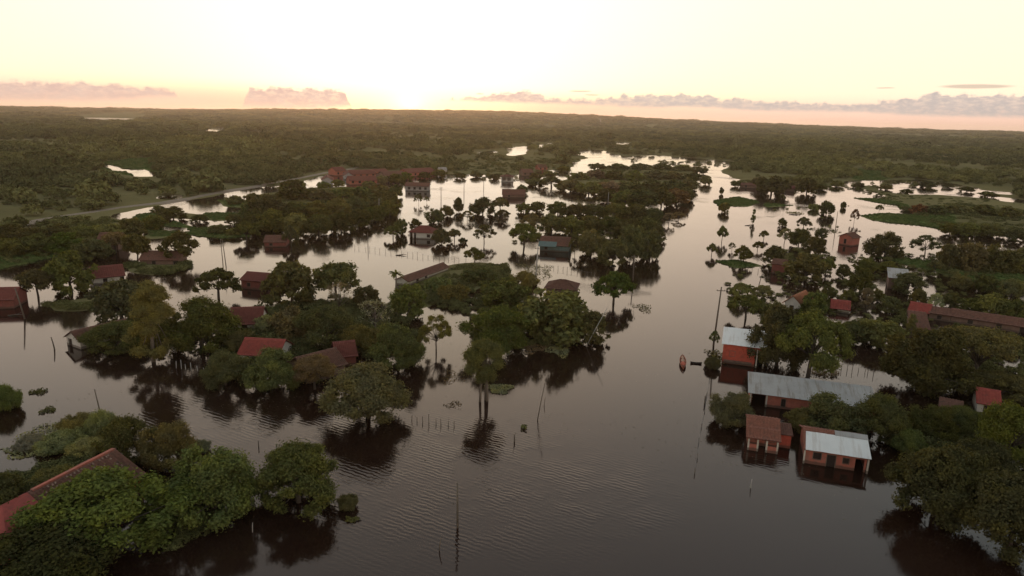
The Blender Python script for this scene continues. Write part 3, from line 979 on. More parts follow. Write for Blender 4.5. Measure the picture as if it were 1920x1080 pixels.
T(1612, 548, 62, 56, 'round', 'D', 'dark tree left of the grey-roofed house')
T(1622, 512, 54, 34, 'round', 'M', 'green tree behind the dark tree left of the grey-roofed house')
T(1700, 548, 82, 44, 'round', 'D', 'dark tree right of the grey-roofed house')
T(1668, 584, 62, 36, 'round', 'D', 'dark tree between the grey-roofed house and the long red building')
T(1624, 582, 38, 46, 'column', 'B', 'olive brown column-shaped tree above the small red roof')
T(1752, 590, 36, 46, 'sparse', 'P', 'pale tree behind the long red building')
row('behind the long red building at the right edge', 'trees behind the long building', [
    (1820, 592, 70, 40), (1862, 598, 84, 56), (1906, 606, 66, 56)])
T(1385, 562, 46, 36, 'umbrella', 'O', 'thin flat-topped tree right of the tall dark pole')
T(1428, 562, 54, 30, 'umbrella', 'O', 'low flat-topped tree left of the orange roof')
T(1398, 598, 84, 52, 'umbrella', 'M', 'flat-topped tree behind the white-roofed red house')
T(1450, 612, 76, 56, 'round', 'M', 'green tree behind the tall dark tree beside the white-roofed red house')
T(1524, 592, 66, 54, 'round', 'G', 'bright green tree right of the orange roof')
T(1455, 686, 124, 124, 'round', 'D', 'tall dark tree right beside the white-roofed red house')
T(1515, 708, 146, 128, 'umbrella', 'M', 'tall tree on a single bare trunk behind the long grey roof')
T(1600, 640, 92, 46, 'round', 'D', 'dark tree in front of the small red roof')
T(1652, 648, 96, 58, 'round', 'M', 'dark tree left of the pale column-shaped tree')
T(1704, 652, 36, 68, 'column', 'O', 'pale column-shaped tree left of the long red building')
T(1732, 728, 160, 128, 'round', 'K', 'huge dark tree left of the wide acacia')
T(1830, 708, 150, 88, 'acacia', 'O', 'wide flat acacia with bare branching limbs, right side')
T(1772, 646, 70, 36, 'round', 'D', 'dark tree behind the wide acacia')
row('in the hedge below the long red building', 'hedge below the long building', [
    (1800, 630, 46, 26, 'shrub', 'D'), (1850, 642, 58, 28, 'shrub', 'D'), (1902, 654, 56, 32, 'shrub', 'D')])
T(1875, 742, 140, 44, 'round', 'D', 'long low dark tree behind the small white house with the red roof')
T(1338, 650, 28, 34, 'sparse', 'M', 'small tree at the foot of the tall dark pole')
T(1336, 690, 34, 24, 'shrub', 'D', 'low bush in the water left of the white-roofed red house', None, 'shrub', 'shrub')

# ------------------------------------------------------------------ right foreground
T(1370, 792, 94, 62, 'round', 'O', 'olive round tree left of the small tiled house')
T(1500, 806, 64, 46, 'round', 'D', 'small dark tree right of the small tiled house')
T(1560, 812, 130, 80, 'round', 'D', 'dark tree directly behind the house with the white roof sheet')
T(1650, 822, 108, 90, 'round', 'D', 'dark tree at the right back corner of the house with the white roof sheet')
T(1706, 856, 72, 54, 'round', 'M', 'mid green tree right of the house with the white roof sheet')
T(1745, 815, 92, 62, 'round', 'D', 'dark tree left of the small white house with the red roof')
T(1800, 806, 76, 46, 'round', 'D', 'dark tree just in front of the small white house with the red roof')
T(1892, 862, 124, 112, 'round', 'G', 'bright green tree at the right edge in front of the small white house')
T(1830, 900, 130, 84, 'round', 'K', 'dark tree below the bright green tree at the right edge')
T(1752, 965, 178, 142, 'round', 'K', 'big dark tree in the right foreground right of the open water')
T(1890, 1030, 190, 150, 'round', 'K', 'big dark tree in the bottom right corner')

row('around the low houses behind the right field', 'trees around the back houses', [
    (1384, 350, 30, 14), (1422, 352, 40, 24), (1446, 364, 60, 40, 'round', 'D'), (1478, 350, 40, 20), (1512, 364, 46, 34, 'round', 'D'), (1540, 356, 26, 14), (1568, 350, 30, 12)])
row('along the shore of the far right pool', 'trees of the far right pool', [
    (1610, 352, 26, 10), (1660, 356, 30, 10), (1700, 364, 30, 11), (1738, 352, 40, 13, 'round', 'D'), (1776, 352, 24, 9), (1812, 360, 30, 11), (1852, 370, 34, 13)])
row('in the loose line above the grey-roofed house', 'scattered trees of the right field', [
    (1548, 512, 40, 32, 'umbrella', 'M'), (1580, 520, 34, 30, 'round', 'D'), (1664, 508, 40, 22, 'round', 'M'), (1752, 512, 40, 28, 'umbrella', 'D')])
row('in the loose line below the grey-roofed house', 'scattered trees of the right field', [
    (1548, 566, 42, 36, 'round', 'D'), (1590, 572, 38, 32, 'umbrella', 'M'), (1644, 566, 34, 30, 'round', 'D'), (1722, 570, 44, 34, 'round', 'D'), (1782, 576, 46, 36, 'round', 'M')])
row('in the shallows right of the channel', 'scattered trees of the right field', [
    (1372, 470, 20, 18, 'sparse', 'O'), (1420, 470, 24, 20, 'umbrella', 'D'), (1432, 448, 22, 18, 'umbrella', 'D'), (1466, 424, 26, 18, 'round', 'D'), (1540, 446, 30, 22, 'round', 'D')])
row('in water off the far centre shore', 'trees off the far shore', [
    (862, 334, 24, 12), (892, 332, 30, 12), (928, 336, 24, 12), (1004, 336, 30, 13), (1032, 332, 30, 13), (1056, 322, 28, 12)])
# ------------------------------------------------------------------ houses
def wall_with_openings(bm, L, z0, z1, openings, th=.2):
    xs = sorted({0.0, L, *[o[0] for o in openings], *[o[1] for o in openings]})
    zs = sorted({z0, z1, *[o[2] for o in openings], *[o[3] for o in openings]})
    zs = [z for z in zs if z0 <= z <= z1]
    for a, c in zip(xs, xs[1:]):
        for e, f in zip(zs, zs[1:]):
            cx, cz = (a + c) / 2, (e + f) / 2
            if any(o[0] < cx < o[1] and o[2] < cz < o[3] for o in openings): continue
            vs = [bm.verts.new(p) for p in ((a, 0, e), (c, 0, e), (c, 0, f), (a, 0, f))]
            bm.faces.new(vs)
    for o in openings:
        x0, x1, a, c = o[:4]
        for q in (((x0, 0, a), (x0, th, a), (x0, th, c), (x0, 0, c)), ((x1, 0, a), (x1, 0, c), (x1, th, c), (x1, th, a)),
                  ((x0, 0, c), (x0, th, c), (x1, th, c), (x1, 0, c)), ((x0, 0, a), (x1, 0, a), (x1, th, a), (x0, th, a))):
            bm.faces.new([bm.verts.new(p) for p in q])


def slope(name, corners, m, parent, tile=0.0, thick=.09, wave=.08, course=.42, gaps=0.0, seed=1):
    """roof slope between eave-left, eave-right, ridge-right, ridge-left; tile>0 = width of one pan-tile column"""
    a, b_, c, d = [Vector(q) for q in corners]
    L = (b_ - a).length; S = (d - a).length
    nrm = (b_ - a).cross(d - a).normalized()
    if nrm.z < 0: nrm = -nrm
    if tile <= 0:
        bm = bmesh.new()
        n = max(1, int(L / 1.1))
        g = random.Random(seed)
        for i in range(n):                       # sheets lap over each other
            t0, t1 = i / n, (i + 1) / n
            lift = nrm * (.02 if i % 2 else 0.0) + nrm * g.uniform(0, .01)
            ex = .04 / L if i % 2 else 0
            q = [a.lerp(b_, max(0, t0 - ex)), a.lerp(b_, min(1, t1 + ex)), d.lerp(c, min(1, t1 + ex)), d.lerp(c, max(0, t0 - ex))]
            lo = [bm.verts.new(p + lift) for p in q]; hi = [bm.verts.new(p + lift + nrm * thick * .4) for p in q]
            bm.faces.new(lo); bm.faces.new(hi)
            for k in range(4):
                bm.faces.new((lo[k], lo[(k + 1) % 4], hi[(k + 1) % 4], hi[k]))
        return bm_obj(name, bm, m, parent)
    nu = max(2, int(round(L / tile))); sub = 4
    nv = max(2, int(round(S / course)))
    us = np.arange(nu * sub + 1) / (nu * sub)
    prof = np.abs(np.sin(us * nu * math.pi)) * wave
    vs, fs = [], []
    rows = []
    for j in range(nv):                          # every course laps over the one below
        for e, l in ((j / nv, .035), ((j + 1) / nv, 0.0)):
            base = len(vs)
            for u, pr in zip(us, prof):
                p = a.lerp(b_, u).lerp(d.lerp(c, u), e) + nrm * (thick + pr + l)
                vs.append(p)
            rows.append(base)
    W = len(us)
    g = random.Random(seed)
    for r0, r1 in zip(rows, rows[1:]):
        for i in range(W - 1):
            fs.append((r0 + i, r0 + i + 1, r1 + i + 1, r1 + i))
    base = len(vs)
    vs += [a, b_, c, d]
    fs.append((base, base + 3, base + 2, base + 1))
    fs.append((base, base + 1, rows[0] + W - 1, rows[0]))
    fs.append((base + 3, base + 2, rows[-1] + W - 1, rows[-1]))
    o = mesh_obj(name, raw_mesh(name, [tuple(v) for v in vs], fs, m), parent)
    return o


def opening_part(parent, o, th=.2):
    x0, x1, z0, z1, kind = o[:5]
    if kind == 'open': return
    bm = bmesh.new()
    if kind == 'window':
        f = .07
        for q in ((x0 - f, z0 - f, x1 + f, z0), (x0 - f, z1, x1 + f, z1 + f), (x0 - f, z0, x0, z1), (x1, z0, x1 + f, z1)):
            box(bm, q[0], -.035, q[1], q[2], .06, q[3])
        fr = bm_obj('window', bm, M_WOOD, parent)
        bm = bmesh.new()
        mid = (x0 + x1) / 2
        box(bm, x0 + .01, .08, z0 + .01, mid - .015, .13, z1 - .01); box(bm, mid + .015, .08, z0 + .01, x1 - .01, .13, z1 - .01)
        bm_obj('shutter', bm, M_DARK, fr)
    else:
        f = .08
        for q in ((x0 - f, z0, x0, z1 + f), (x1, z0, x1 + f, z1 + f), (x0, z1, x1, z1 + f)):
            box(bm, q[0], -.03, q[1], q[2], .06, q[3])
        fr = bm_obj('door', bm, M_WOOD, parent)
        bm = bmesh.new(); box(bm, x0 + .01, .1, z0, x1 - .01, .15, z1 - .01)
        bm_obj('door_leaf', bm, M_DARK, fr)


def house(name, label, a, b, depth, eave, ridge, wall, roof, kind='gable', openings=(), over=.45, tile=0.5, ends=.3, cat='house',
          group=None, back_eave=None, ridge_at=.5, z0=-.8, seed=1, side_windows=(), rise_wall=True):
    A, B = P(*a), P(*b)
    d = B - A; L = d.length
    root = empty(name, (A.x, A.y, 0), math.atan2(d.y, d.x))
    tag(root, label, cat, group)
    D = depth
    be = back_eave if back_eave is not None else eave
    bm = bmesh.new()
    wall_with_openings(bm, L, z0, eave, [o for o in openings])
    F = lambda *pts: bm.faces.new([bm.verts.new(p) for p in pts])
    F((0, D, z0), (L, D, z0), (L, D, be), (0, D, be))
    yr = D * ridge_at
    if kind == 'gable':
        for x in (0, L):
            F((x, 0, z0), (x, D, z0), (x, D, be), (x, yr, ridge), (x, 0, eave))
    elif kind == 'shed':
        for x in (0, L):
            F((x, 0, z0), (x, D, z0), (x, D, be), (x, 0, eave))
    elif kind == 'front':                       # gable faces the front
        F((0, 0, eave), (L, 0, eave), (L / 2, 0, ridge)); F((0, D, eave), (L, D, eave), (L / 2, D, ridge))
        for x in (0, L):
            F((x, 0, z0), (x, D, z0), (x, D, eave), (x, 0, eave))
    elif kind == 'hip':
        for x in (0, L):
            F((x, 0, z0), (x, D, z0), (x, D, eave), (x, 0, eave))
    bm_obj('wall', bm, wall, root)
    for o in openings: opening_part(root, o)
    e = ends
    if kind == 'gable':
        k = (ridge - eave) / max(.1, yr); kb = (ridge - be) / max(.1, D - yr)
        rf = slope('roof_slope', [(-e, -over, eave - k * over), (L + e, -over, eave - k * over), (L + e, yr, ridge), (-e, yr, ridge)], roof, root, tile, seed=seed)
        slope('roof_slope', [(L + e, D + over, be - kb * over), (-e, D + over, be - kb * over), (-e, yr, ridge), (L + e, yr, ridge)], roof, root, tile, seed=seed + 1)
        bm = bmesh.new(); tube(bm, [(-e - .02, yr, ridge + .10), (L + e + .02, yr, ridge + .10)], [.14, .14], 8)
        bm_obj('ridge_cap', bm, roof, root)
    elif kind == 'shed':
        k = (be - eave) / D
        slope('roof_slope', [(-e, -over, eave - k * over), (L + e, -over, eave - k * over), (L + e, D + over, be + k * over), (-e, D + over, be + k * over)], roof, root, tile, seed=seed)
    elif kind == 'front':
        k = (ridge - eave) / (L / 2)
        slope('roof_slope', [(-over, D + e, eave - k * over), (-over, -e, eave - k * over), (L / 2, -e, ridge), (L / 2, D + e, ridge)], roof, root, tile, seed=seed)
        slope('roof_slope', [(L + over, -e, eave - k * over), (L + over, D + e, eave - k * over), (L / 2, D + e, ridge), (L / 2, -e, ridge)], roof, root, tile, seed=seed + 1)
        bm = bmesh.new(); tube(bm, [(L / 2, -e - .02, ridge + .1), (L / 2, D + e + .02, ridge + .1)], [.14, .14], 8)
        bm_obj('ridge_cap', bm, roof, root)
    elif kind == 'hip':
        k = (ridge - eave) / (D / 2); x0 = D / 2 * .9
        lo = eave - k * over
        slope('roof_slope', [(-over, -over, lo), (L + over, -over, lo), (L - x0, D / 2, ridge), (x0, D / 2, ridge)], roof, root, tile, seed=seed)
        slope('roof_slope', [(L + over, D + over, lo), (-over, D + over, lo), (x0, D / 2, ridge), (L - x0, D / 2, ridge)], roof, root, tile, seed=seed)
        slope('roof_slope', [(-over, D + over, lo), (-over, -over, lo), (x0, D / 2, ridge + .01), (x0, D / 2 + .02, ridge + .01)], roof, root, tile, seed=seed)
        slope('roof_slope', [(L + over, -over, lo), (L + over, D + over, lo), (L - x0, D / 2 + .02, ridge + .01), (L - x0, D / 2, ridge + .01)], roof, root, tile, seed=seed)
    return root, L


def posts(root, pts, z1, m=M_WOOD_PALE, r=.11, z0=-.8):
    for x, y in pts:
        bm = bmesh.new(); box(bm, x - r, y - r, z0, x + r, y + r, z1)
        bm_obj('porch_post', bm, m, root)


W = 'window'; DR = 'door'
# --- foreground right: brick house under a white roof sheet
r, L = house('flooded_house', 'flooded brick house with a bright white sheet on its front roof slope', (1508, 868), (1622, 886), 6.4, 2.0, 3.15, M_PINK, M_TILE, 'gable',
             [], over=.35, tile=.40)
bpy.data.objects.remove([c for c in r.children if c.name.startswith('wall')][0])
ops = [(L * .13, L * .26, .75, 1.6, W), (L * .36, L * .50, -.8, 1.55, DR), (L * .62, L * .72, .75, 1.45, W), (L * .82, L * .965, -.8, 1.6, 'open')]
bm = bmesh.new(); wall_with_openings(bm, L, -.8, 2.0, ops)
for q in (((0, 6.4, -.8), (L, 6.4, -.8), (L, 6.4, 2.0), (0, 6.4, 2.0)),
          ((0, 0, -.8), (0, 6.4, -.8), (0, 6.4, 2.0), (0, 3.2, 3.15), (0, 0, 2.0)), ((L, 0, -.8), (L, 6.4, -.8), (L, 6.4, 2.0), (L, 3.2, 3.15), (L, 0, 2.0))):
    bm.faces.new([bm.verts.new(p) for p in q])
bm_obj('wall', bm, M_PINK, r)
for o in ops: opening_part(r, o)
k = 1.15 / 3.2
sl = lambda y, l: 2.0 + k * y + l
slope('white_roof_sheet', [(-.12, -.5, sl(-.5, .17)), (L + .35, -.5, sl(-.5, .17)), (L + .30, 2.55, sl(2.55, .17)), (.05, 2.55, sl(2.55, .17))], M_SHEET, r, 0, .1)
slope('grey_roof_sheet', [(L * .5, 2.45, sl(2.45, .25)), (L + .33, 2.45, sl(2.45, .25)), (L + .33, 3.3, sl(3.3, .22)), (L * .5, 3.3, sl(3.3, .22))], M_SHEET_GREY, r, 0, .08)
posts(r, [(L + .12, -.25), (-.12, -.1)], 1.85, M_CREAM, .09)

# --- foreground right: small tiled house with a veranda
r, L = house('flooded_house', 'small flooded house with pan-tiled roof and low veranda walls', (1400, 832), (1455, 840), 3.9, 2.3, 3.0, M_PINK, M_TILE, 'gable',
             [], over=.05, tile=.40, seed=5)
bm = bmesh.new()
for x0, x1 in ((0, L * .30), (L * .66, L * .97)):
    box(bm, x0, -1.75, -.8, x1, -1.58, .85)
bm_obj('veranda_wall', bm, M_PINK, r)
posts(r, [(.08, -1.68), (L * .33, -1.68), (L * .63, -1.68), (L - .05, -1.68)], 1.7, M_CREAM, .10)
slope('veranda_roof', [(-.3, -2.05, 1.72), (L + .3, -2.05, 1.72), (L + .3, .02, 2.42), (-.3, .02, 2.42)], M_TILE, r, .40, seed=9, wave=.10)
bm = bmesh.new(); box(bm, L + .22, .4, -.8, L + 1.7, 3.4, 1.7); bm_obj('annex_wall', bm, M_RED, r)
slope('annex_roof', [(L + .1, .2, 1.78), (L + 1.9, .2, 1.78), (L + 1.9, 3.6, 1.95), (L + .1, 3.6, 1.95)], M_TILE_DARK, r, .3, seed=4)
opening_part(r, (L * .40, L * .60, -.8, 1.7, DR)); opening_part(r, (L * .08, L * .28, .7, 1.6, W)); opening_part(r, (L * .70, L * .90, .7, 1.6, W))

# --- tall red house with the white sheet roof
r, L = house('flooded_house', 'tall red-walled house with a white sheet roof at the channel edge', (1353, 680), (1431, 690), 6.5, 3.6, 4.4, M_RED, M_SHEET, 'shed',
             [(5.3, 6.6, -.8, 2.7, 'open')], over=.5, tile=0, back_eave=4.4)
posts(r, [(L - .1, -.35), (L * .82, -.35)], 3.15, M_CREAM, .1)
bm = bmesh.new(); box(bm, .3, -.12, .1, L * .72, -.02, .7); bm_obj('wall_band', bm, M_BROWN, r)
opening_part(r, (1.2, 2.0, 1.4, 2.3, W))

# --- long grey-roofed building
r, L = house('flooded_long_house', 'long flooded brick building under a pale grey sheet roof', (1404, 758), (1640, 790), 5.8, 2.0, 3.1, M_PINK, M_SHEET_GREY, 'shed',
             [(0.3, 2.2, -.8, 1.75, 'open'), (4.4, 4.95, .35, 1.5, W), (8.5, 9.4, -.8, 1.6, DR), (12, 13, .5, 1.5, W)], over=.45, tile=0, back_eave=2.8)
posts(r, [(.1, -.2), (2.35, -.1)], 1.9, M_CREAM, .1)

# --- small white house with the red roof
house('flooded_house', 'small white house with a clean red roof at the right side', (1830, 776), (1869, 783), 5.0, 1.9, 3.1, M_WHITE, M_TILE_BRIGHT, 'gable',
      [(.8, 1.5, -.8, 1.5, DR)], over=.4, tile=.4, seed=3)
house('flooded_shed', 'low brown shed ruin left of the small white house', (1762, 772), (1800, 780), 3.0, .7, 1.2, M_BROWN, M_TILE_DARK, 'shed', [], tile=.4, back_eave=1.0, cat='shed')

# --- long red building row at the right edge
house('flooded_long_house', 'long dark red building running out of the right edge', (1782, 604), (1935, 628), 5.0, 1.5, 2.4, M_BROWN, M_TILE_DARK, 'gable',
      [(3, 3.9, .3, 1.1, W), (8, 8.9, .3, 1.1, W), (12, 13, -.8, 1.2, DR)], tile=.6, seed=2)
house('flooded_house', 'brown house attached to the left end of the long dark red building', (1741, 598), (1781, 604), 5.0, 1.5, 2.2, M_BROWN, M_TILE_DARK, 'gable', [(1.5, 2.3, .3, 1.1, W)], tile=.6)
house('flooded_house', 'red-roofed house left of the long dark red building', (1703, 592), (1739, 598), 5.0, 1.4, 2.6, M_BROWN, M_TILE_BRIGHT, 'gable', [(1.2, 2.0, -.8, 1.1, DR)], tile=.6)
house('flooded_shed', 'olive brown sloping roof between the pale column tree and the long building', (1710, 628), (1742, 632), 9.0, 1.0, 3.6, M_BROWN, M_TILE_DARK, 'shed', [], tile=.6, back_eave=2.6, cat='shed')
house('flooded_house', 'tiny house with a red roof among trees right of the bright green tree', (1558, 584), (1591, 588), 4.5, 1.0, 2.2, M_CREAM, M_TILE_BRIGHT, 'gable', [(.6, 1.2, .2, .8, W)], tile=.5)
house('flooded_house', 'house with an orange tiled roof left of the bright green tree', (1470, 580), (1500, 586), 7.0, 1.8, 3.4, M_WHITE, M_TILE_ORANGE, 'front', [(1.2, 2.0, .3, 1.2, W)], tile=.4)
house('flooded_house', 'dark house with a pale grey sheet roof among trees on the right', (1664, 541), (1700, 545), 7.5, 3.0, 4.2, M_BROWN, M_SHEET_GREY, 'shed', [(2.6, 3.4, 1.0, 2.0, W)], tile=0, back_eave=4.0)
house('flooded_house', 'dark red walled house half hidden behind a round tree in the right field', (1446, 512), (1470, 515), 5.0, 2.8, 3.6, M_RED_DULL, M_TILE_DARK, 'gable', [], tile=.6)
house('flooded_house', 'small brick house alone in the flooded field on the right', (1572, 458), (1596, 462), 5.0, 3.0, 4.2, M_PINK, M_TILE_DARK, 'front', [(1.8, 2.6, .6, 2.2, DR)], tile=.5)
house('flooded_long_house', 'long low red-brown house at the back of the flooded field', (1452, 358), (1489, 360), 8, 2.2, 3.3, M_BROWN, M_TILE_DULL, 'gable', [(2, 3, .6, 1.8, W), (6, 7, .6, 1.8, W)], tile=.8)
house('flooded_long_house', 'low brown house left of the red-brown house behind the field', (1388, 352), (1418, 354), 8, 2.0, 3.0, M_BROWN, M_TILE_DARK, 'gable', [(3, 4, .6, 1.7, W)], tile=.8)

# --- centre
house('flooded_house', 'brown hipped roof behind the largest tree of the centre islet', (1024, 548), (1078, 552), 6.5, 1.2, 2.6, M_BROWN, M_TILE_DARK, 'hip', [], tile=.45)
r, L = house('flooded_house', 'teal-walled house with a rusty tile roof beside the centre grove', (1012, 470), (1066, 473), 8.0, 2.0, 3.9, M_TEAL, M_TILE_DARK, 'gable', [(1.5, 2.4, .5, 1.4, W)], tile=.45)
slope('teal_roof_sheet', [(-.4, -1.6, 1.7), (L * .58, -1.6, 1.7), (L * .58, 1.2, 2.85), (-.4, 1.2, 2.85)], M_TEAL, r, 0)
house('flooded_house', 'white house with a red roof standing in open water at the centre', (768, 447), (812, 449), 7.0, 2.3, 4.0, M_WHITE, M_TILE_RED, 'hip', [(.2, 1.0, -.8, 2.0, 'open'), (1.6, 2.2, -.8, 2.0, 'open'), (6, 7, .6, 1.6, W)], tile=.6)
house('flooded_long_house', 'long grey house with dark windows in open water below the red-roofed compound', (760, 358), (804, 359), 8.0, 3.0, 4.2, M_GREY, M_TILE_DARK, 'gable',
      [(1.5, 2.7, .9, 2.2, W), (4.5, 5.7, .9, 2.2, W), (7.5, 8.7, .9, 2.2, W), (10.5, 11.7, .9, 2.2, W)], tile=.8, over=.8)
r, L = house('flooded_kiosk', 'small white open pavilion in the water near the far shore', (940, 341), (962, 341.6), 7.0, 3.6, 4.6, M_WHITE, M_TILE_DARK, 'hip', [(.6, 3.0, .8, 3.0, 'open'), (3.7, 6.2, .8, 3.0, 'open')], tile=.8, over=.7, cat='pavilion')
house('flooded_house', 'brown-roofed house in water beside a dark round tree in the flooded centre', (942, 370), (984, 371), 8.0, 1.6, 3.8, M_BROWN, M_TILE_DARK, 'gable', [(3, 4, .3, 1.2, W)], tile=.8)
r, L = house('flooded_shed', 'long ruined shed with a narrow brown roof along the grassy bank', (764, 536), (840, 508), 3.2, 1.2, 2.0, M_CREAM, M_TILE_DARK, 'gable', [(4, 5, .2, .9, W), (8, 9, .2, .9, W)], tile=.45, cat='shed')

# --- left islet
house('flooded_house', 'house with a dark red roof at the back of the left islet', (453, 541), (503, 545), 6.0, 2.2, 3.3, M_RED_DULL, M_TILE_RED, 'gable', [(1.5, 2.3, .6, 1.5, W)], tile=.45)
house('flooded_house', 'red-roofed house with a white gable in the middle of the left islet', (432, 624), (490, 622), 7.0, 1.8, 3.8, M_WHITE, M_TILE_RED, 'gable', [(2, 3, -.8, 1.4, DR)], tile=.4)
house('flooded_house', 'house with the brightest red roof on the left islet', (450, 680), (522, 684), 5.6, 1.7, 3.3, M_WHITE, M_TILE_BRIGHT, 'gable', [(2, 3, .4, 1.2, W)], tile=.32)
house('flooded_house', 'brown-roofed house at the front edge of the left islet', (578, 720), (648, 700), 6.0, 1.8, 3.4, M_BROWN, M_TILE_DARK, 'gable', [(2, 3, .4, 1.2, W)], tile=.32)
house('flooded_house', 'small red-tiled roof behind the brown-roofed house on the left islet', (632, 688), (668, 684), 4.5, 1.9, 3.4, M_RED_DULL, M_TILE_RED, 'gable', [], tile=.32)
house('flooded_house', 'house with a pink and white gable at the left tip of the islet', (126, 646), (152, 655), 9.0, 1.5, 2.7, M_WHITE, M_TILE_DARK, 'front', [(.75, 1.7, -.8, 1.25, DR)], tile=.32, over=.35)
# --- left edge
house('flooded_house', 'white house with a bright red roof near the left shore', (176, 534), (234, 528), 6.5, 1.7, 3.5, M_WHITE, M_TILE_RED, 'gable', [(2, 2.8, .4, 1.2, W), (5.5, 6.3, .4, 1.2, W)], tile=.45)
house('flooded_house', 'brown-roofed house between two trees near the left shore', (263, 498), (334, 498), 7.0, 1.6, 3.2, M_BROWN, M_TILE_DARK, 'gable', [(8.4, 9.6, .3, 1.2, W), (3, 3.9, .3, 1.2, W)], tile=.45)
house('flooded_house', 'red house cut by the left edge of the picture', (-40, 580), (27, 578), 6.0, 2.0, 3.6, M_RED_DULL, M_TILE_RED, 'gable', [(2, 3, .4, 1.3, W)], tile=.45)
house('flooded_house', 'low brick house in open water left of the wooded peninsula', (496, 463), (536, 463), 6.0, 1.6, 3.0, M_RED_DULL, M_TILE_DARK, 'gable', [(1.5, 2.4, .4, 1.1, W)], tile=.6)
house('flooded_house', 'dark roof among the trees of the left shore', (182, 470), (222, 470), 7.0, 2.5, 4.6, M_BROWN, M_TILE_DARK, 'gable', [], tile=.6)

# --- red-roofed compound
comp = [
    ((604, 347), (624, 347), 18, 2.8, 4.6, 'grey gable at the left end of the red-roofed compound', M_GREY, M_TILE_DULL, 'front'),
    ((645, 337), (662, 337), 16, 2.6, 4.4, 'pale gable in the middle of the red-roofed compound', M_GREY, M_TILE_DULL, 'front'),
    ((656, 347), (707, 346), 9, 2.6, 4.8, 'long red roof at the front of the compound', M_PINK, M_TILE_DULL, 'gable'),
    ((660, 335), (706, 333), 9, 2.8, 5.0, 'long red roof in the second line of the compound', M_PINK, M_TILE_DULL, 'gable'),
    ((706, 331), (728, 330), 8, 3.2, 4.6, 'low block with a row of dark windows in the compound', M_PINK, M_TILE_DULL, 'gable'),
    ((724, 338), (764, 336), 12, 2.8, 5.0, 'big brown roof right of the low block in the compound', M_BROWN, M_TILE_DARK, 'gable'),
    ((766, 332), (818, 329), 12, 2.8, 5.0, 'big red roof at the right end of the compound', M_PINK, M_TILE_DULL, 'gable'),
    ((824, 325), (838, 325), 7, 2.6, 4.0, 'small pale-roofed house right of the compound', M_CREAM, M_SHEET_GREY, 'gable'),
    ((630, 330), (650, 329), 9, 3.2, 5.4, 'red roof at the back left of the compound', M_PINK, M_TILE_DULL, 'gable'),
    ((980, 330), (1000, 330), 9, 2.6, 4.6, 'dark house on the far shore behind the white pavilion', M_BROWN, M_TILE_DARK, 'gable'),
    ((1010, 320), (1026, 320), 8, 2.6, 4.6, 'small dark house on the far shore right of the white pavilion', M_PINK, M_TILE_DARK, 'gable'),
]
for a, b_, dep, ev, rg, lab, wl, rf, kd in comp:
    LL = (P(*b_) - P(*a)).length
    ops = []
    if kd == 'gable' and LL > 6:
        nw = max(2, int(LL / 4))
        ops = [(LL * (i + .3) / nw, LL * (i + .62) / nw, 1.0, 2.3, W) for i in range(nw)]
    house('compound_building', lab, a, b_, dep, ev, rg, wl, rf, kd, ops, tile=.9, group='red-roofed compound', cat='building')

# --- bottom left: long tiled roof with a red hipped end
r, L = house('flooded_house', 'long house with broken pan tiles and a bright red hipped end, bottom left', (118, 1012), (268, 922), 7.0, 2.4, 4.2, M_RED, M_TILE_DARK, 'gable', [(4, 5, .8, 1.8, W)], tile=.40, over=.5, ends=.2, seed=8)
g = random.Random(3)
me = bpy.data.meshes.new('tile')
bmt = bmesh.new()
prof = [(-.10, 0), (-.07, .05), (0, .07), (.07, .05), (.10, 0)]
top = [bmt.verts.new((x, -.12, z)) for x, z in prof]; bot = [bmt.verts.new((x * .85, .12, z * .85 + .02)) for x, z in prof]
for i in range(4): bmt.faces.new((top[i], top[i + 1], bot[i + 1], bot[i]))
bmt.to_mesh(me); bmt.free(); me.materials.append(mat('faded_tile', (.21, .13, .095), .9, .3, 3.0))
k = 1.8 / 3.5; cnt = 0
for i in range(int(L / .40)):
    for j in range(8):
        x = .9 + i * .40 + (j % 2) * .2; y = .1 + j * .42
        if cnt >= 200 or x > L - .8 or g.random() < .5: continue
        t = mesh_obj('tile', me, r); t.location = (x + g.uniform(-.07, .07), y + g.uniform(-.1, .1), 2.4 + k * y + .20)
        t.rotation_euler = (math.atan(k) + g.uniform(-.05, .05), 0, g.uniform(-.12, .12)); cnt += 1
# ridge mortar and red end
bm = bmesh.new(); box(bm, .2, 3.32, 4.30, L, 3.68, 4.48); bm_obj('ridge_beam', bm, M_PINK, r)
e0 = -5.2
F = bmesh.new()
pts = {'a': (e0, -.5, 2.1), 'b': (-.25, -.5, 2.1), 'c': (-.25, 3.5, 4.3), 'd': (e0, 7.5, 2.1), 'e': (-.25, 7.5, 2.1), 'h': (e0 + 2.6, 3.5, 4.3)}
v = {q: F.verts.new(p) for q, p in pts.items()}
F.faces.new((v['a'], v['b'], v['c'], v['h'])); F.faces.new((v['d'], v['h'], v['c'], v['e'])); F.faces.new((v['a'], v['h'], v['d']))
ex = bmesh.ops.extrude_face_region(F, geom=list(F.faces))
bmesh.ops.translate(F, vec=(0, 0, .14), verts=[q for q in ex['geom'] if isinstance(q, bmesh.types.BMVert)])
o = bm_obj('hipped_red_roof', F, M_TILE_BRIGHT, r); o['label'] = 'smooth bright red hipped roof end'
bm = bmesh.new(); box(bm, e0 + .5, 0, -.8, -.02, 7, 2.2); bm_obj('end_wall', bm, M_RED, r)
r2, L2 = house('flooded_porch', 'small pale sheet porch roof at the bottom left edge below the red roof', (-30, 1062), (34, 1045), 2.4, 1.9, 2.2, M_PINK, M_SHEET_GREY, 'shed', [(1.2, 2.0, .6, 1.5, W)], tile=0, back_eave=2.3, cat='porch')
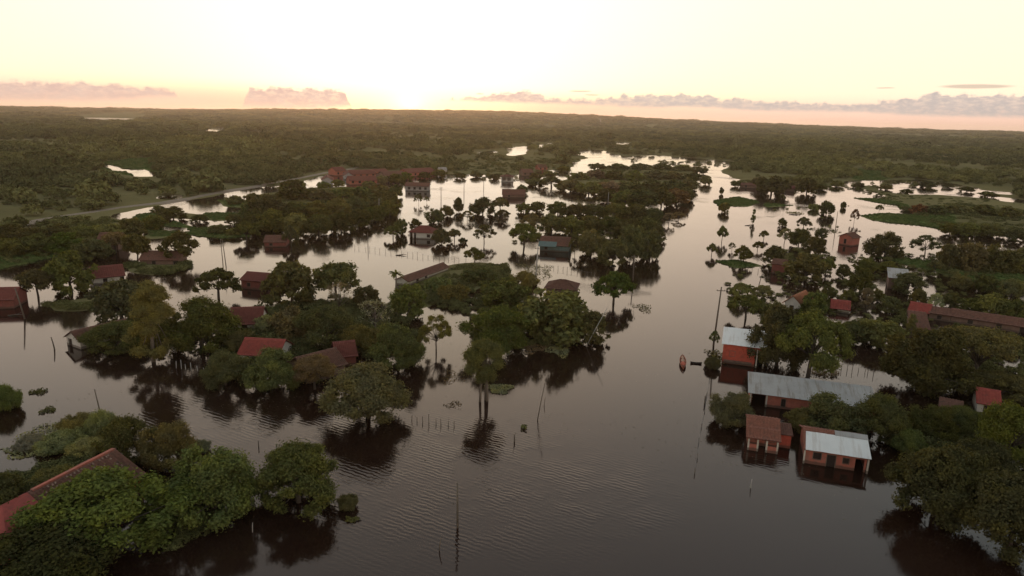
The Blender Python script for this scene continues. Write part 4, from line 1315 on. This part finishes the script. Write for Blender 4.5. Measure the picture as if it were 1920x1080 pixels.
# ------------------------------------------------------------------ poles, fences, boats, floating plants
def pole(base, top, r0, label, m=M_WOOD, cross=False, group='poles', name='utility_pole', cat='pole', h=None):
    A = P(*base); dep = depth_of(A)
    lean = (top[0] - base[0]) * dep / FPX
    H = height_for(A, top[1])
    root = empty(name, (A.x, A.y, 0)); tag(root, label, cat, group)
    bm = bmesh.new(); tube(bm, [(-lean * .1, 0, -1), (lean * .5, 0, H * .5), (lean, 0, H)], [r0 * 1.2, r0, r0 * .75], 8)
    bm_obj('shaft', bm, m, root, True)
    if cross:
        bm = bmesh.new(); box(bm, lean * .95 - .8, -.06, H * .93, lean * .95 + .8, .06, H * .93 + .12)
        bm_obj('crossarm', bm, M_WOOD, root)
        bm = bmesh.new()
        for q in (-.7, .7): tube(bm, [(lean * .95 + q, 0, H * .93 + .12), (lean * .95 + q, 0, H * .93 + .3)], [.05, .04], 6)
        bm_obj('insulators', bm, M_DARK, root)
    return root


pole((858, 990), (857, 905), .10, 'single dark pole standing in open water at the bottom centre')
pole((47, 598), (37, 540), .13, 'leaning pole in the water beside the red house at the left edge', cross=False)
pole((103, 655), (99, 632), .10, 'short stake in the water left of the pink gable', name='stake', cat='stake', group=None)
pole((424, 500), (421, 450), .11, 'thin pole in open water above the dark red house, right of two')
pole((418, 494), (417, 448), .10, 'thin pole in open water above the dark red house, left of two')
pole((192, 790), (185, 730), .08, 'thin pole rising behind the round pale shrub, left foreground')
pole((1187, 526), (1186, 478), .14, 'pole behind the green flat-topped tree at the channel edge', cross=True)
pole((1004, 526), (1007, 462), .15, 'pale pole in front of the teal-walled house', M_WOOD_PALE, True)
pole((1098, 650), (1135, 575), .06, 'long thin leaning pole at the right edge of the centre islet', M_WOOD_PALE)
pole((1338, 645), (1342, 538), .16, 'tall dark pole at the left of the white-roofed red house', cross=True)
pole((1419, 548), (1425, 514), .10, 'thin pole left of the orange roof')
pole((1566, 432), (1566, 396), .12, 'thin pole beside the small brick house in the field')
pole((1213, 488), (1213, 450), .13, 'pole in front of the centre grove right side')
pole((827, 388), (827, 350), .14, 'pole in open water right of the long grey house, nearest of three', cross=True)
pole((870, 366), (870, 343), .14, 'pole in open water right of the long grey house, middle of three')
pole((907, 352), (907, 330), .14, 'pole in open water right of the long grey house, furthest of three')
pole((690, 462), (690, 436), .09, 'thin stick in open water left of the white house with red roof')
pole((711, 396), (711, 372), .12, 'pole on the right edge of the wooded peninsula', M_WOOD_PALE)
pole((1140, 384), (1140, 360), .14, 'white pole between the centre grove and the wooded island', M_WOOD_PALE)
pole((1007, 788), (1019, 718), .06, 'bent stick leaning in the water right of the tall pale tree', name='stick', cat='stick', group=None)
pole((965, 828), (964, 815), .09, 'short dark stump in open water right of the tall pale tree', name='stake', cat='stake', group=None)
pole((1322, 756), (1321, 742), .11, 'short dark post left of the olive round tree', name='stake', cat='stake', group=None)
pole((1407, 915), (1408, 898), .05, 'thin stick in water below the small tiled house', M_WOOD_PALE, name='stick', cat='stick', group=None)
pole((485, 838), (485, 826), .06, 'thin stick behind the round dark front tree', name='stick', cat='stick', group=None)
pole((822, 1032), (828, 1006), .05, 'forked twig in the water left of the single dark pole', name='stick', cat='stick', group=None)
pole((473, 998), (475, 980), .04, 'pale stick in the water below the round dark front tree', M_WOOD_PALE, name='stick', cat='stick', group=None)
pole((1020, 760), (1022, 745), .04, 'thin short stick right of the bent stick', name='stick', cat='stick', group=None)


def fence(label, px, hgt=(.5, 1.0), r=.07, m=M_WOOD, wire=False):
    pts = [P(*q) for q in px]
    root = empty('flooded_fence', pts[0]); tag(root, label, 'fence', 'flooded fences')
    tops = []
    for p in pts:
        h = rng.uniform(*hgt); q = p - pts[0]
        lx, ly = rng.uniform(-.15, .15), rng.uniform(-.1, .1)
        bm = bmesh.new(); tube(bm, [(q.x, q.y, -.8), (q.x + lx, q.y + ly, h)], [r, r * .8], 6)
        bm_obj('post', bm, m, root, True); tops.append(Vector((q.x + lx, q.y + ly, h * .8)))
    if wire:
        bm = bmesh.new()
        for a, c in zip(tops, tops[1:]): tube(bm, [a, c], [.012, .012], 3)
        bm_obj('wire', bm, M_METAL, root)
    return root


def line(x0, y0, x1, y1, n, j=.0):
    return [(x0 + (x1 - x0) * i / (n - 1) + rng.uniform(-j, j), y0 + (y1 - y0) * i / (n - 1) + rng.uniform(-j, j) * .2) for i in range(n)]


fence('row of dark stakes between the wide round tree and the tall pale tree', line(773, 788, 850, 799, 8, 2), (.6, 1.2), .06)
fence('long line of thin fence posts crossing the open water at centre left', line(664, 466, 872, 492, 22, 2), (.8, 1.4), .06, wire=True)
fence('line of thin posts right of the pale pole', line(1012, 500, 1108, 516, 12, 2), (.7, 1.3), .06, wire=True)
fence('thin posts in the water behind the long grey roof', line(1556, 690, 1640, 702, 9, 3), (.7, 1.3), .05)
fence('line of low posts along the channel left of the small tiled house', line(1329, 715, 1303, 888, 7, 1), (.3, .7), .06, wire=True)
fence('fence posts in water left of the wide dark tree in the right field', line(1380, 505, 1450, 514, 8, 2), (.7, 1.2), .06)
fence('posts in open water left of the red-roofed white house', line(600, 476, 650, 462, 6, 2), (.7, 1.2), .07)
fence('pale stakes at the front edge of the left islet', line(330, 690, 380, 698, 6, 2), (.6, 1.6), .06, M_WOOD_PALE)


def mat_plants(name, label, px, py, wpx, hpx, n, col, height=.35, leaf=.22, group='floating plants', cat='plants', dens=1.0):
    """floating weed: leaf rosettes on the water"""
    p = P(px, py); dep = depth_of(p)
    w = wpx * dep / FPX / 2
    d = (P(px, py - hpx / 2) - P(px, py + hpx / 2)).length / 2
    g = np.random.default_rng(int(px * 7 + py))
    a = g.uniform(0, 6.283, n); rr = np.sqrt(g.uniform(0, 1, n))
    lob = 1 + .25 * np.sin(a * 3 + px) + .15 * np.sin(a * 5 + py)
    pos = np.stack([np.cos(a) * rr * w * lob, np.sin(a) * rr * d * lob, g.uniform(.02, height, n)], 1)
    nrm = np.stack([g.normal(0, .5, n), g.normal(0, .5, n), np.ones(n)], 1)
    v, f = leaf_cards(pos, nrm, leaf * g.uniform(.6, 1.4, n), g)
    o = mesh_obj(name, raw_mesh(name, v, f, M_LEAF))
    o.location = (p.x, p.y, 0)
    o.color = (*PAL[col], 1)
    return tag(o, label, cat, group)


mat_plants('floating_weed_mat', 'pale green weed mat right of the tall pale tree stems', 936, 729, 46, 18, 900, 'P', .12)
mat_plants('floating_weed_mat', 'green weed mat in front of the largest centre tree', 1048, 656, 44, 24, 900, 'P', .15)
mat_plants('floating_weed_mat', 'brown weed mat left of the green mat before the centre islet', 1000, 652, 50, 20, 800, 'B', .15)
mat_plants('floating_weed_mat', 'thin grey weed patch left of the tall pale tree', 850, 708, 42, 24, 260, 'B', .05, .16)
mat_plants('floating_weed_mat', 'small thin weed patch below the grey weed patch', 852, 760, 36, 14, 120, 'B', .05, .16)
mat_plants('floating_weed_mat', 'spray of weeds alone in the channel right of the green flat-topped tree', 1206, 578, 30, 16, 220, 'O', .3)
mat_plants('floating_weed_mat', 'dark weed clump in open water left of the flooded bushes, upper one', 73, 735, 32, 9, 160, 'D', .25)
mat_plants('floating_weed_mat', 'dark weed clump in open water left of the flooded bushes, lower one', 90, 770, 24, 11, 160, 'D', .25)
mat_plants('floating_weed_mat', 'weeds around the foot of the pale pole', 1010, 512, 56, 18, 500, 'O', .5)
mat_plants('floating_weed_mat', 'pale weeds spread around the round pale shrub', 130, 812, 150, 50, 1500, 'P', .2)
mat_plants('floating_weed_mat', 'weed line left of the pale flooded shrubs', 50, 846, 90, 20, 420, 'P', .12)
mat_plants('floating_weed_mat', 'strip of weeds in the flooded field left of the small brick house', 1545, 432, 60, 8, 300, 'D', .3, .4)
mat_plants('floating_weed_mat', 'strip of weeds in the open field above the tree line', 1490, 400, 30, 5, 160, 'O', .3, .4)
mat_plants('floating_weed_mat', 'weeds around the bush at the edge of the channel', 1345, 668, 30, 24, 260, 'O', .3)
mat_plants('floating_weed_mat', 'reddish weeds behind the long grey roof', 1545, 702, 60, 10, 400, 'B', .5)
mat_plants('floating_weed_mat', 'green weeds around the wide flat acacia', 1875, 712, 90, 20, 700, 'P', .2)
mat_plants('floating_weed_mat', 'weed line running from the grassy bank to the right', 1000, 500, 70, 6, 260, 'O', .3)
mat_plants('floating_weed_mat', 'single green tuft right of the bent stick', 982, 803, 12, 9, 60, 'M', .4)
mat_plants('floating_weed_mat', 'weed tuft in the water near the bottom front tree', 660, 975, 26, 10, 90, 'D', .2)


def hull(L, Wd, Ht, n=14):
    bm = bmesh.new(); rings = []
    for i in range(n + 1):
        t = i / n * 2 - 1
        k = max(.06, (1 - abs(t) ** 2.6)); up = .18 * abs(t) ** 3
        y = t * L / 2
        pts = [(-Wd / 2 * k, y, Ht + up), (-Wd / 2 * k * .82, y, Ht * .35), (0, y, -.12 + up * .5), (Wd / 2 * k * .82, y, Ht * .35), (Wd / 2 * k, y, Ht + up),
               (Wd / 2 * k * .88, y, Ht + up), (Wd / 2 * k * .68, y, Ht * .4), (0, y, .02 + up * .5), (-Wd / 2 * k * .68, y, Ht * .4), (-Wd / 2 * k * .88, y, Ht + up)]
        rings.append([bm.verts.new(p) for p in pts])
    for a, c in zip(rings, rings[1:]):
        for q in range(10):
            bm.faces.new((a[q], a[(q + 1) % 10], c[(q + 1) % 10], c[q]))
    bm.faces.new(rings[0]); bm.faces.new(list(reversed(rings[-1])))
    return bm


A = P(1280, 682)
boat = empty('wooden_boat', (A.x, A.y, 0), R(-12)); tag(boat, 'narrow red boat loaded with tan covers in the wide channel', 'boat')
bm_obj('hull', hull(6.4, 1.15, .5), mat('boat_red', (.29, .085, .045), .6, .2, 2.0), boat, True)
for y, s in ((-1.3, 1.0), (.4, .8), (1.9, .6)):
    bm = bmesh.new(); bmesh.ops.create_icosphere(bm, subdivisions=2, radius=.5)
    for v in bm.verts: v.co = (v.co.x * .9 * s, v.co.y * 1.7 * s, v.co.z * .7 * s + .42 + .04 * math.sin(v.co.x * 9 + v.co.y * 5))
    o = bm_obj('cargo_cover', bm, mat('tan_tarp', (.42, .25, .17), .9, .2, 2.0) if y > -1 else mat('red_tarp', (.40, .10, .06), .8, .2, 2.0), boat, True); o.location.y = y
bm = bmesh.new()
for y in (-2.2, 1.1): box(bm, -.45, y - .1, .38, .45, y + .1, .43)
bm_obj('seat_board', bm, M_WOOD, boat)

A = P(1305, 682)
lg = empty('dugout_canoe', (A.x, A.y, 0), R(82)); tag(lg, 'short dark dugout canoe drifting right of the red boat', 'canoe')
bm_obj('hull', hull(1.9, .5, .22, 10), M_DARK, lg, True)
bm = bmesh.new(); box(bm, -.18, -.1, .13, .18, .05, .17); bm_obj('seat_board', bm, M_WOOD, lg)
for (px, py, l, rz, lab) in ((752, 479, 3.2, 8, 'dark floating branch in open water left of the lone open-crowned tree'), (1405, 423, 4.5, 20, 'floating branch beside the slim column tree'),
                             (1490, 403, 5, -8, 'floating branch in the open flooded field'), (30, 592, 3.0, 4, 'driftwood branch at the foot of the leaning pole, left edge')):
    A = P(px, py); bm = bmesh.new()
    tube(bm, [(-l / 2, 0, .05), (0, .15, .16), (l / 2, -.1, .3)], [.12, .15, .05], 6); tube(bm, [(0, .15, .16), (l * .25, .6, .55)], [.08, .03], 5)
    tube(bm, [(-l * .25, .08, .1), (-l * .1, -.5, .4)], [.07, .02], 5)
    o = bm_obj('floating_branch', bm, M_BARK, None, True); o.location = (A.x, A.y, 0); o.rotation_euler.z = R(rz); tag(o, lab, 'branch')


# palm beside the bank
def palm(bx, by, hpx, wpx, label, name='palm_tree'):
    A = P(bx, by); dep = depth_of(A); H = height_for(A, by - hpx); Wd = wpx * dep / FPX / 2
    root = empty(name, (A.x, A.y, 0)); tag(root, label, 'palm')
    bm = bmesh.new(); tube(bm, [(0, 0, -.8), (.1, 0, H * .4), (.15, .05, H * .8)], [.22, .17, .14], 7); bm_obj('trunk', bm, M_BARK_PALE, root, True)
    bm = bmesh.new(); g = random.Random(int(bx))
    for i in range(18):
        ph = i * 2.4; el_ = g.uniform(-.3, 1.1)
        prev = None
        for s in range(5):
            t = s / 4
            rr = Wd * t * math.cos(el_ * .6); z = H * .8 + Wd * t * math.sin(el_) - Wd * .55 * t * t
            c = Vector((rr * math.cos(ph) + .15, rr * math.sin(ph), z))
            side = Vector((-math.sin(ph), math.cos(ph), -.35)) * (.28 * (1 - abs(t - .45) * 1.4) + .03)
            cur = (bm.verts.new(c + side), bm.verts.new(c + Vector((0, 0, .08))), bm.verts.new(c + Vector((-side.x, -side.y, side.z))))
            if prev:
                bm.faces.new((prev[0], prev[1], cur[1], cur[0])); bm.faces.new((prev[1], prev[2], cur[2], cur[1]))
            prev = cur
    me = bpy.data.meshes.new('fronds'); bm.to_mesh(me); bm.free(); me.materials.append(M_LEAF)
    o = mesh_obj('fronds', me, root); o.color = (*PAL['M'], 1)


palm(742, 548, 44, 30, 'small palm at the left end of the grassy bank')
palm(1400, 560, 28, 24, 'small palm among the thin trees right of the tall pole')

# ------------------------------------------------------------------ far wood and undergrowth (masses nobody could count)
def lump(name, seed, n, leaf, flat, m, core=.3):
    g = random.Random(seed); cs, rs = [], []
    for i in range(12):
        ph = i * 2.4; k = g.uniform(0, .75)
        cs.append((k * math.cos(ph), k * math.sin(ph), .45 * flat + g.uniform(-.1, .28) * flat * (1 - k * .6))); rs.append(g.uniform(.28, .42))
    v, f = clump_crown(seed, cs, rs, n, leaf, (0, 0, .2), flat, core)
    return bpy.data.objects.new(name, raw_mesh(name, v, f, m))


def scatter(name, label, cat, pts, scl, rot, sources):
    coll = bpy.data.collections.new(name + '_source')
    for o in sources: coll.objects.link(o)
    me = bpy.data.meshes.new(name)
    me.vertices.add(len(pts)); me.vertices.foreach_set('co', np.asarray(pts, np.float32).ravel())
    for nm, arr in (('scl', scl),):
        at = me.attributes.new(nm, 'FLOAT_VECTOR', 'POINT'); at.data.foreach_set('vector', np.asarray(arr, np.float32).ravel())
    at = me.attributes.new('rot', 'FLOAT', 'POINT'); at.data.foreach_set('value', np.asarray(rot, np.float32))
    o = mesh_obj(name, me); o['kind'] = 'stuff'; o['label'] = label; o['category'] = cat
    ng = bpy.data.node_groups.new(name, 'GeometryNodeTree')
    ng.interface.new_socket('Geometry', in_out='INPUT', socket_type='NodeSocketGeometry')
    ng.interface.new_socket('Geometry', in_out='OUTPUT', socket_type='NodeSocketGeometry')
    b = NB(ng)
    gi = b.new('NodeGroupInput'); go = b.new('NodeGroupOutput')
    ci = b.new('GeometryNodeCollectionInfo'); ci.inputs['Collection'].default_value = coll
    ci.inputs['Separate Children'].default_value = True; ci.inputs['Reset Children'].default_value = True
    iop = b.new('GeometryNodeInstanceOnPoints')
    iop.inputs['Pick Instance'].default_value = True
    rv = b.new('FunctionNodeRandomValue', data_type='INT')
    ints = [s for s in rv.inputs if s.type == 'INT']
    ints[0].default_value = 0; ints[1].default_value = len(sources) - 1
    ng.links.new([s for s in rv.outputs if s.type == 'INT'][0], iop.inputs['Instance Index'])
    a1 = b.new('GeometryNodeInputNamedAttribute', data_type='FLOAT_VECTOR'); a1.inputs[0].default_value = 'scl'
    a2 = b.new('GeometryNodeInputNamedAttribute', data_type='FLOAT'); a2.inputs[0].default_value = 'rot'
    ng.links.new(gi.outputs[0], iop.inputs['Points']); ng.links.new(ci.outputs[0], iop.inputs['Instance'])
    cx = b.new('ShaderNodeCombineXYZ'); ng.links.new(a2.outputs[0], cx.inputs[2])
    ng.links.new(cx.outputs[0], iop.inputs['Rotation'])
    ng.links.new(a1.outputs[0], iop.inputs['Scale'])
    ng.links.new(iop.outputs[0], go.inputs[0])
    md = o.modifiers.new('scatter', 'NODES'); md.node_group = ng
    return o


nrng = np.random.default_rng(11)
VIEW_PONDS = []
for q in PONDS:                                   # open, treeless marsh in front of every pond
    ys = [p[1] for p in q]; xs = [p[0] for p in q]
    VIEW_PONDS.append(poly_world([(min(xs) - 4, min(ys)), (max(xs) + 4, min(ys)), (max(xs) + 6, max(ys) + (4 if max(ys) < 260 else 7)), (min(xs) - 6, max(ys) + (4 if max(ys) < 260 else 7))]))
CLEAR = [poly_world(p) for p in ([(1070, 284), (1180, 292), (1180, 306), (1060, 306)], [(1180, 292), (1380, 304), (1380, 312), (1180, 302)],
                                  [(1118, 230), (1128, 230), (1138, 254), (1122, 254)], [(1590, 337), (1850, 362), (1850, 368), (1590, 345)],
                                  [(860, 326), (1010, 327), (1010, 332), (860, 332)])] + VIEW_PONDS + [poly_world([(0, 424), (160, 399), (430, 355), (620, 322), (620, 331), (430, 366), (160, 410), (0, 437)])]


def ring_points(r0, r1, n, az=50):
    a = np.radians(nrng.uniform(-az, az, n)); r = np.sqrt(nrng.uniform(r0 * r0, r1 * r1, n))
    return np.stack([r * np.sin(a), r * np.cos(a)], 1)


P_, S_, R_ = [], [], []
for r0, r1, n, s0, s1, hh in ((240, 700, 9000, 2.2, 5.2, .95), (700, 1500, 15000, 3.2, 7.5, .85), (1500, 3200, 20000, 6, 13, .62), (3200, 7000, 22000, 14, 30, .36), (7000, 12000, 5000, 40, 80, .2)):
    q = ring_points(r0, r1, n)
    big = pnoise(q[:, 0], q[:, 1], r0 * .22, 8) * .6 + pnoise(q[:, 0], q[:, 1], r0 * .07, 9) * .4
    sd_ = land_sd(q)
    clr = pnoise(q[:, 0], q[:, 1], 170, 31) * .6 + pnoise(q[:, 0], q[:, 1], 60, 32) * .4
    ok = (sd_ > s0 * .8) & ((clr > .33) | (nrng.uniform(0, 1, n) < .12)) & (nrng.uniform(0, 1, n) < np.clip((big - .22) * 2.6, .12, 1))
    fd = sdist(q, far_poly)
    ok &= (fd > 2)
    rag = (pnoise(q[:, 0], q[:, 1], 28, 41) - .35) * np.clip(np.hypot(q[:, 0], q[:, 1]) * .035, 5, 60)
    for c in CLEAR: ok &= sdist(q, c) < np.maximum(rag, 0)
    for c in meadow_w: ok &= sdist(q, c) < 2
    q = q[ok]; big = big[ok]
    s = nrng.uniform(s0, s1, len(q)) * (.7 + .6 * big) * np.where(nrng.uniform(0, 1, len(q)) < .05, 1.6, 1.0)
    z = ground_h(q) - .1
    P_.append(np.column_stack([q, z])); S_.append(np.column_stack([s, s, s * hh * nrng.uniform(.75, 1.3, len(q))])); R_.append(nrng.uniform(0, 6.28, len(q)))
src = [lump('far_crown', 21 + i, 260, .17, .95, M_FOREST) for i in range(4)]
scatter('far_wood', 'endless low wood and scrub reaching the horizon', 'wood', np.vstack(P_), np.vstack(S_), np.concatenate(R_), src)

# undergrowth on islets and shores
UNDER = [([(160, 640), (240, 600), (330, 610), (440, 590), (560, 560), (690, 565), (760, 600), (790, 640), (760, 680), (660, 690), (600, 720), (500, 715), (400, 715), (340, 680), (250, 672)], 900, 1.3),
         ([(730, 585), (790, 545), (880, 505), (950, 500), (960, 530), (1000, 560), (1090, 580), (1120, 620), (1060, 640), (960, 655), (890, 640), (880, 590), (820, 575)], 700, 1.2),
         ([(950, 455), (1000, 425), (1060, 400), (1160, 395), (1240, 405), (1235, 460), (1200, 480), (1120, 480), (1090, 465)], 200, 1.4),
         ([(455, 384), (560, 356), (740, 358), (740, 385), (690, 410), (620, 428), (500, 430)], 800, 1.9),
         ([(1050, 350), (1130, 316), (1310, 320), (1295, 360), (1240, 384), (1160, 378), (1090, 360)], 480, 2.0),
         ([(0, 445), (200, 412), (290, 415), (250, 445), (200, 480), (100, 485), (0, 500)], 700, 1.7),
         ([(1690, 392), (1800, 384), (1930, 395), (1930, 450), (1800, 440), (1760, 425)], 500, 1.9),
         ([(1760, 480), (1930, 490), (1930, 545), (1830, 530), (1770, 512)], 160, 1.5),
         ([(1400, 570), (1560, 560), (1700, 590), (1790, 640), (1700, 660), (1560, 620), (1440, 605)], 130, 1.1),
         ([(1640, 660), (1760, 630), (1930, 660), (1930, 745), (1820, 720), (1700, 745)], 200, 1.1),
         ([(1480, 800), (1640, 790), (1800, 775), (1930, 800), (1930, 900), (1800, 880), (1690, 840), (1560, 815)], 380, 1.1),
         ([(1440, 470), (1560, 460), (1560, 525), (1460, 520)], 110, 1.2),
         ([(1365, 545), (1560, 505), (1760, 530), (1800, 600), (1600, 610), (1380, 600)], 70, 1.1),
         ([(1590, 480), (1760, 470), (1780, 520), (1600, 540)], 70, 1.2),
         ([(280, 440), (330, 420), (440, 436), (420, 446)], 90, 1.2),
         ([(728, 575), (760, 548), (800, 528), (850, 505), (895, 494), (945, 500), (955, 512), (930, 532), (880, 555), (830, 564), (790, 580)], 620, 1.15),
         ([(85, 574), (180, 560), (250, 564), (240, 578), (120, 582)], 170, 1.2),
         ([(236, 494), (300, 496), (365, 494), (352, 505), (310, 516), (248, 512)], 190, 1.2),
         ([(850, 324), (1010, 330), (1070, 312), (1060, 330), (1000, 340), (860, 336)], 130, 1.7),
         ([(1380, 338), (1560, 344), (1700, 338), (1840, 366), (1830, 374), (1700, 350), (1560, 356), (1390, 352)], 190, 1.8),
         ([(850, 322), (880, 302), (1000, 296), (1085, 300), (1050, 318), (1000, 327)], 420, 2.5),
         ([(1180, 298), (1370, 306), (1370, 320), (1200, 310)], 90, 2.2),
         ([(1350, 500), (1600, 475), (1900, 485), (1900, 640), (1560, 640), (1370, 600)], 420, .8),
         ([(1440, 395), (1600, 380), (1620, 440), (1460, 450)], 60, .8),
         ([(0, 900), (130, 870), (250, 860), (300, 890), (180, 950), (0, 1060)], 260, 1.0),
         ([(270, 960), (420, 900), (420, 980), (280, 1050)], 80, 1.0),
         ([(1340, 378), (1385, 369), (1420, 378), (1395, 386)], 60, 1.0),
         ([(1600, 352), (1700, 366), (1840, 374), (1920, 384), (1920, 395), (1700, 384), (1640, 375)], 260, 1.3)]
P_, S_, R_ = [], [], []
for px, n, s in UNDER:
    pw = poly_world(px); lo, hi = pw.min(0), pw.max(0)
    q = nrng.uniform(lo, hi, (n * 3, 2))
    q = q[(sdist(q, pw) > 0)][:n]
    keep = pnoise(q[:, 0], q[:, 1], 7, 12) + nrng.uniform(-.25, .25, len(q)) > .36
    q = q[keep]
    for c in VIEW_PONDS: q = q[sdist(q, c) < 0]
    ss = nrng.uniform(.5, 1.25, len(q)) * s
    P_.append(np.column_stack([q, np.full(len(q), -.1)])); S_.append(np.column_stack([ss, ss, ss * nrng.uniform(.6, 1.2, len(q))])); R_.append(nrng.uniform(0, 6.28, len(q)))
src = [lump('bush_clump', 51 + i, 330, .15, .9, M_FOREST, .15) for i in range(3)]
scatter('undergrowth', 'low tangled bushes between the trees of the islets and shores', 'undergrowth', np.vstack(P_), np.vstack(S_), np.concatenate(R_), src)

# rough grass on the meadows and banks
P_, S_, R_ = [], [], []
for px, pw in zip(MEADOW, meadow_w):
    area = abs(np.sum(pw[:, 0] * np.roll(pw[:, 1], -1) - pw[:, 1] * np.roll(pw[:, 0], -1))) / 2
    n = int(min(1500, max(80, area * 1.1)))
    lo, hi = pw.min(0), pw.max(0)
    q = nrng.uniform(lo, hi, (n * 3, 2)); q = q[sdist(q, pw) > .3][:n]
    q = q[land_sd(q) > -.8]
    big = pnoise(q[:, 0], q[:, 1], 9, 14)
    ss = nrng.uniform(.5, 1.3, len(q)) * (.35 + 1.3 * big) * (1.0 if area < 3000 else 1.6)
    P_.append(np.column_stack([q, np.maximum(ground_h(q), .05) - .05])); S_.append(np.column_stack([ss, ss, ss * nrng.uniform(.5, .9, len(q))])); R_.append(nrng.uniform(0, 6.28, len(q)))


def tuft(seed):
    g = np.random.default_rng(seed); n = 160
    a = g.uniform(0, 6.283, n); r_ = np.sqrt(g.uniform(0, 1, n)) * .9
    pos = np.stack([np.cos(a) * r_, np.sin(a) * r_, g.uniform(.05, .7, n) * (1 - r_ * .6)], 1)
    nrm = np.stack([np.cos(a), np.sin(a), g.uniform(.3, 1.2, n)], 1)
    v, f = leaf_cards(pos, nrm, .17 * g.uniform(.6, 1.3, n), g, 2.6)
    return bpy.data.objects.new('grass_tuft', raw_mesh('grass_tuft', v, f, M_GRASS))


M_GRASS = bpy.data.materials.new('rough_grass'); M_GRASS.use_nodes = True
gb = NB(M_GRASS.node_tree); gpn = M_GRASS.node_tree.nodes['Principled BSDF']
gb.put(gpn.inputs['Base Color'], gb.mix(gb.new('ShaderNodeObjectInfo').outputs['Random'], (.070, .100, .028, 1), (.125, .140, .046, 1)))
gpn.inputs['Roughness'].default_value = 1.0; gpn.inputs['Specular IOR Level'].default_value = 0.0
scatter('rough_grass', 'rough grass and reeds on the banks and meadows', 'grass', np.vstack(P_), np.vstack(S_), np.concatenate(R_), [tuft(81), tuft(82)])

# leaves, twigs and scum drifting on the flood
P_ = []
for q, n in (((690, 800), 260), ((930, 700), 320), ((560, 720), 260), ((300, 700), 200), ((1060, 690), 300), ((1420, 860), 200), ((1340, 720), 160), ((1180, 590), 200), ((800, 640), 260), ((120, 790), 300),
             ((1120, 800), 200), ((900, 860), 180), ((1550, 700), 200), ((1250, 480), 200), ((600, 480), 200), ((1450, 420), 260), ((430, 760), 160), ((1010, 520), 160), ((1300, 620), 120)):
    n = n // 3; c_ = P(*q); ph = nrng.uniform(0, 3.14)
    a = nrng.normal(0, 1, (n, 2)) * np.array([9, 2.2])
    a[:, 1] += np.sin(a[:, 0] * .35) * 2.0
    P_.append(np.column_stack([c_.x + a[:, 0] * math.cos(ph) - a[:, 1] * math.sin(ph), c_.y + a[:, 0] * math.sin(ph) + a[:, 1] * math.cos(ph), np.full(n, .012)]))
pp = np.vstack(P_); gg = np.random.default_rng(5)
v, f = leaf_cards(pp, np.column_stack([gg.normal(0, .06, len(pp)), gg.normal(0, .06, len(pp)), np.ones(len(pp))]), gg.uniform(.04, .16, len(pp)), gg, 2.0)
v[:, 2] = np.maximum(v[:, 2], .006)
o = mesh_obj('floating_debris', raw_mesh('floating_debris', v, f, mat('debris', (.10, .085, .05), .95, .4, 1.0)))
o['kind'] = 'stuff'; o['label'] = 'leaves and twigs drifting on the flood water'; o['category'] = 'debris'

# ------------------------------------------------------------------ evening haze
hm = bpy.data.materials.new('haze_air'); hm.use_nodes = True
ht = hm.node_tree
ht.nodes.remove(ht.nodes['Principled BSDF'])
pv = ht.nodes.new('ShaderNodeVolumePrincipled')
pv.inputs['Color'].default_value = (.95, .90, .78, 1)
pv.inputs['Density'].default_value = 5e-5
pv.inputs['Anisotropy'].default_value = .6
ht.links.new(pv.outputs[0], ht.nodes['Material Output'].inputs['Volume'])
bm = bmesh.new(); box(bm, -14600, -14600, -3, 14600, 14600, 125)
hz = bm_obj('haze', bm, hm); hz['kind'] = 'stuff'; hz['label'] = 'thin evening haze over the flooded plain'
hz.visible_shadow = True
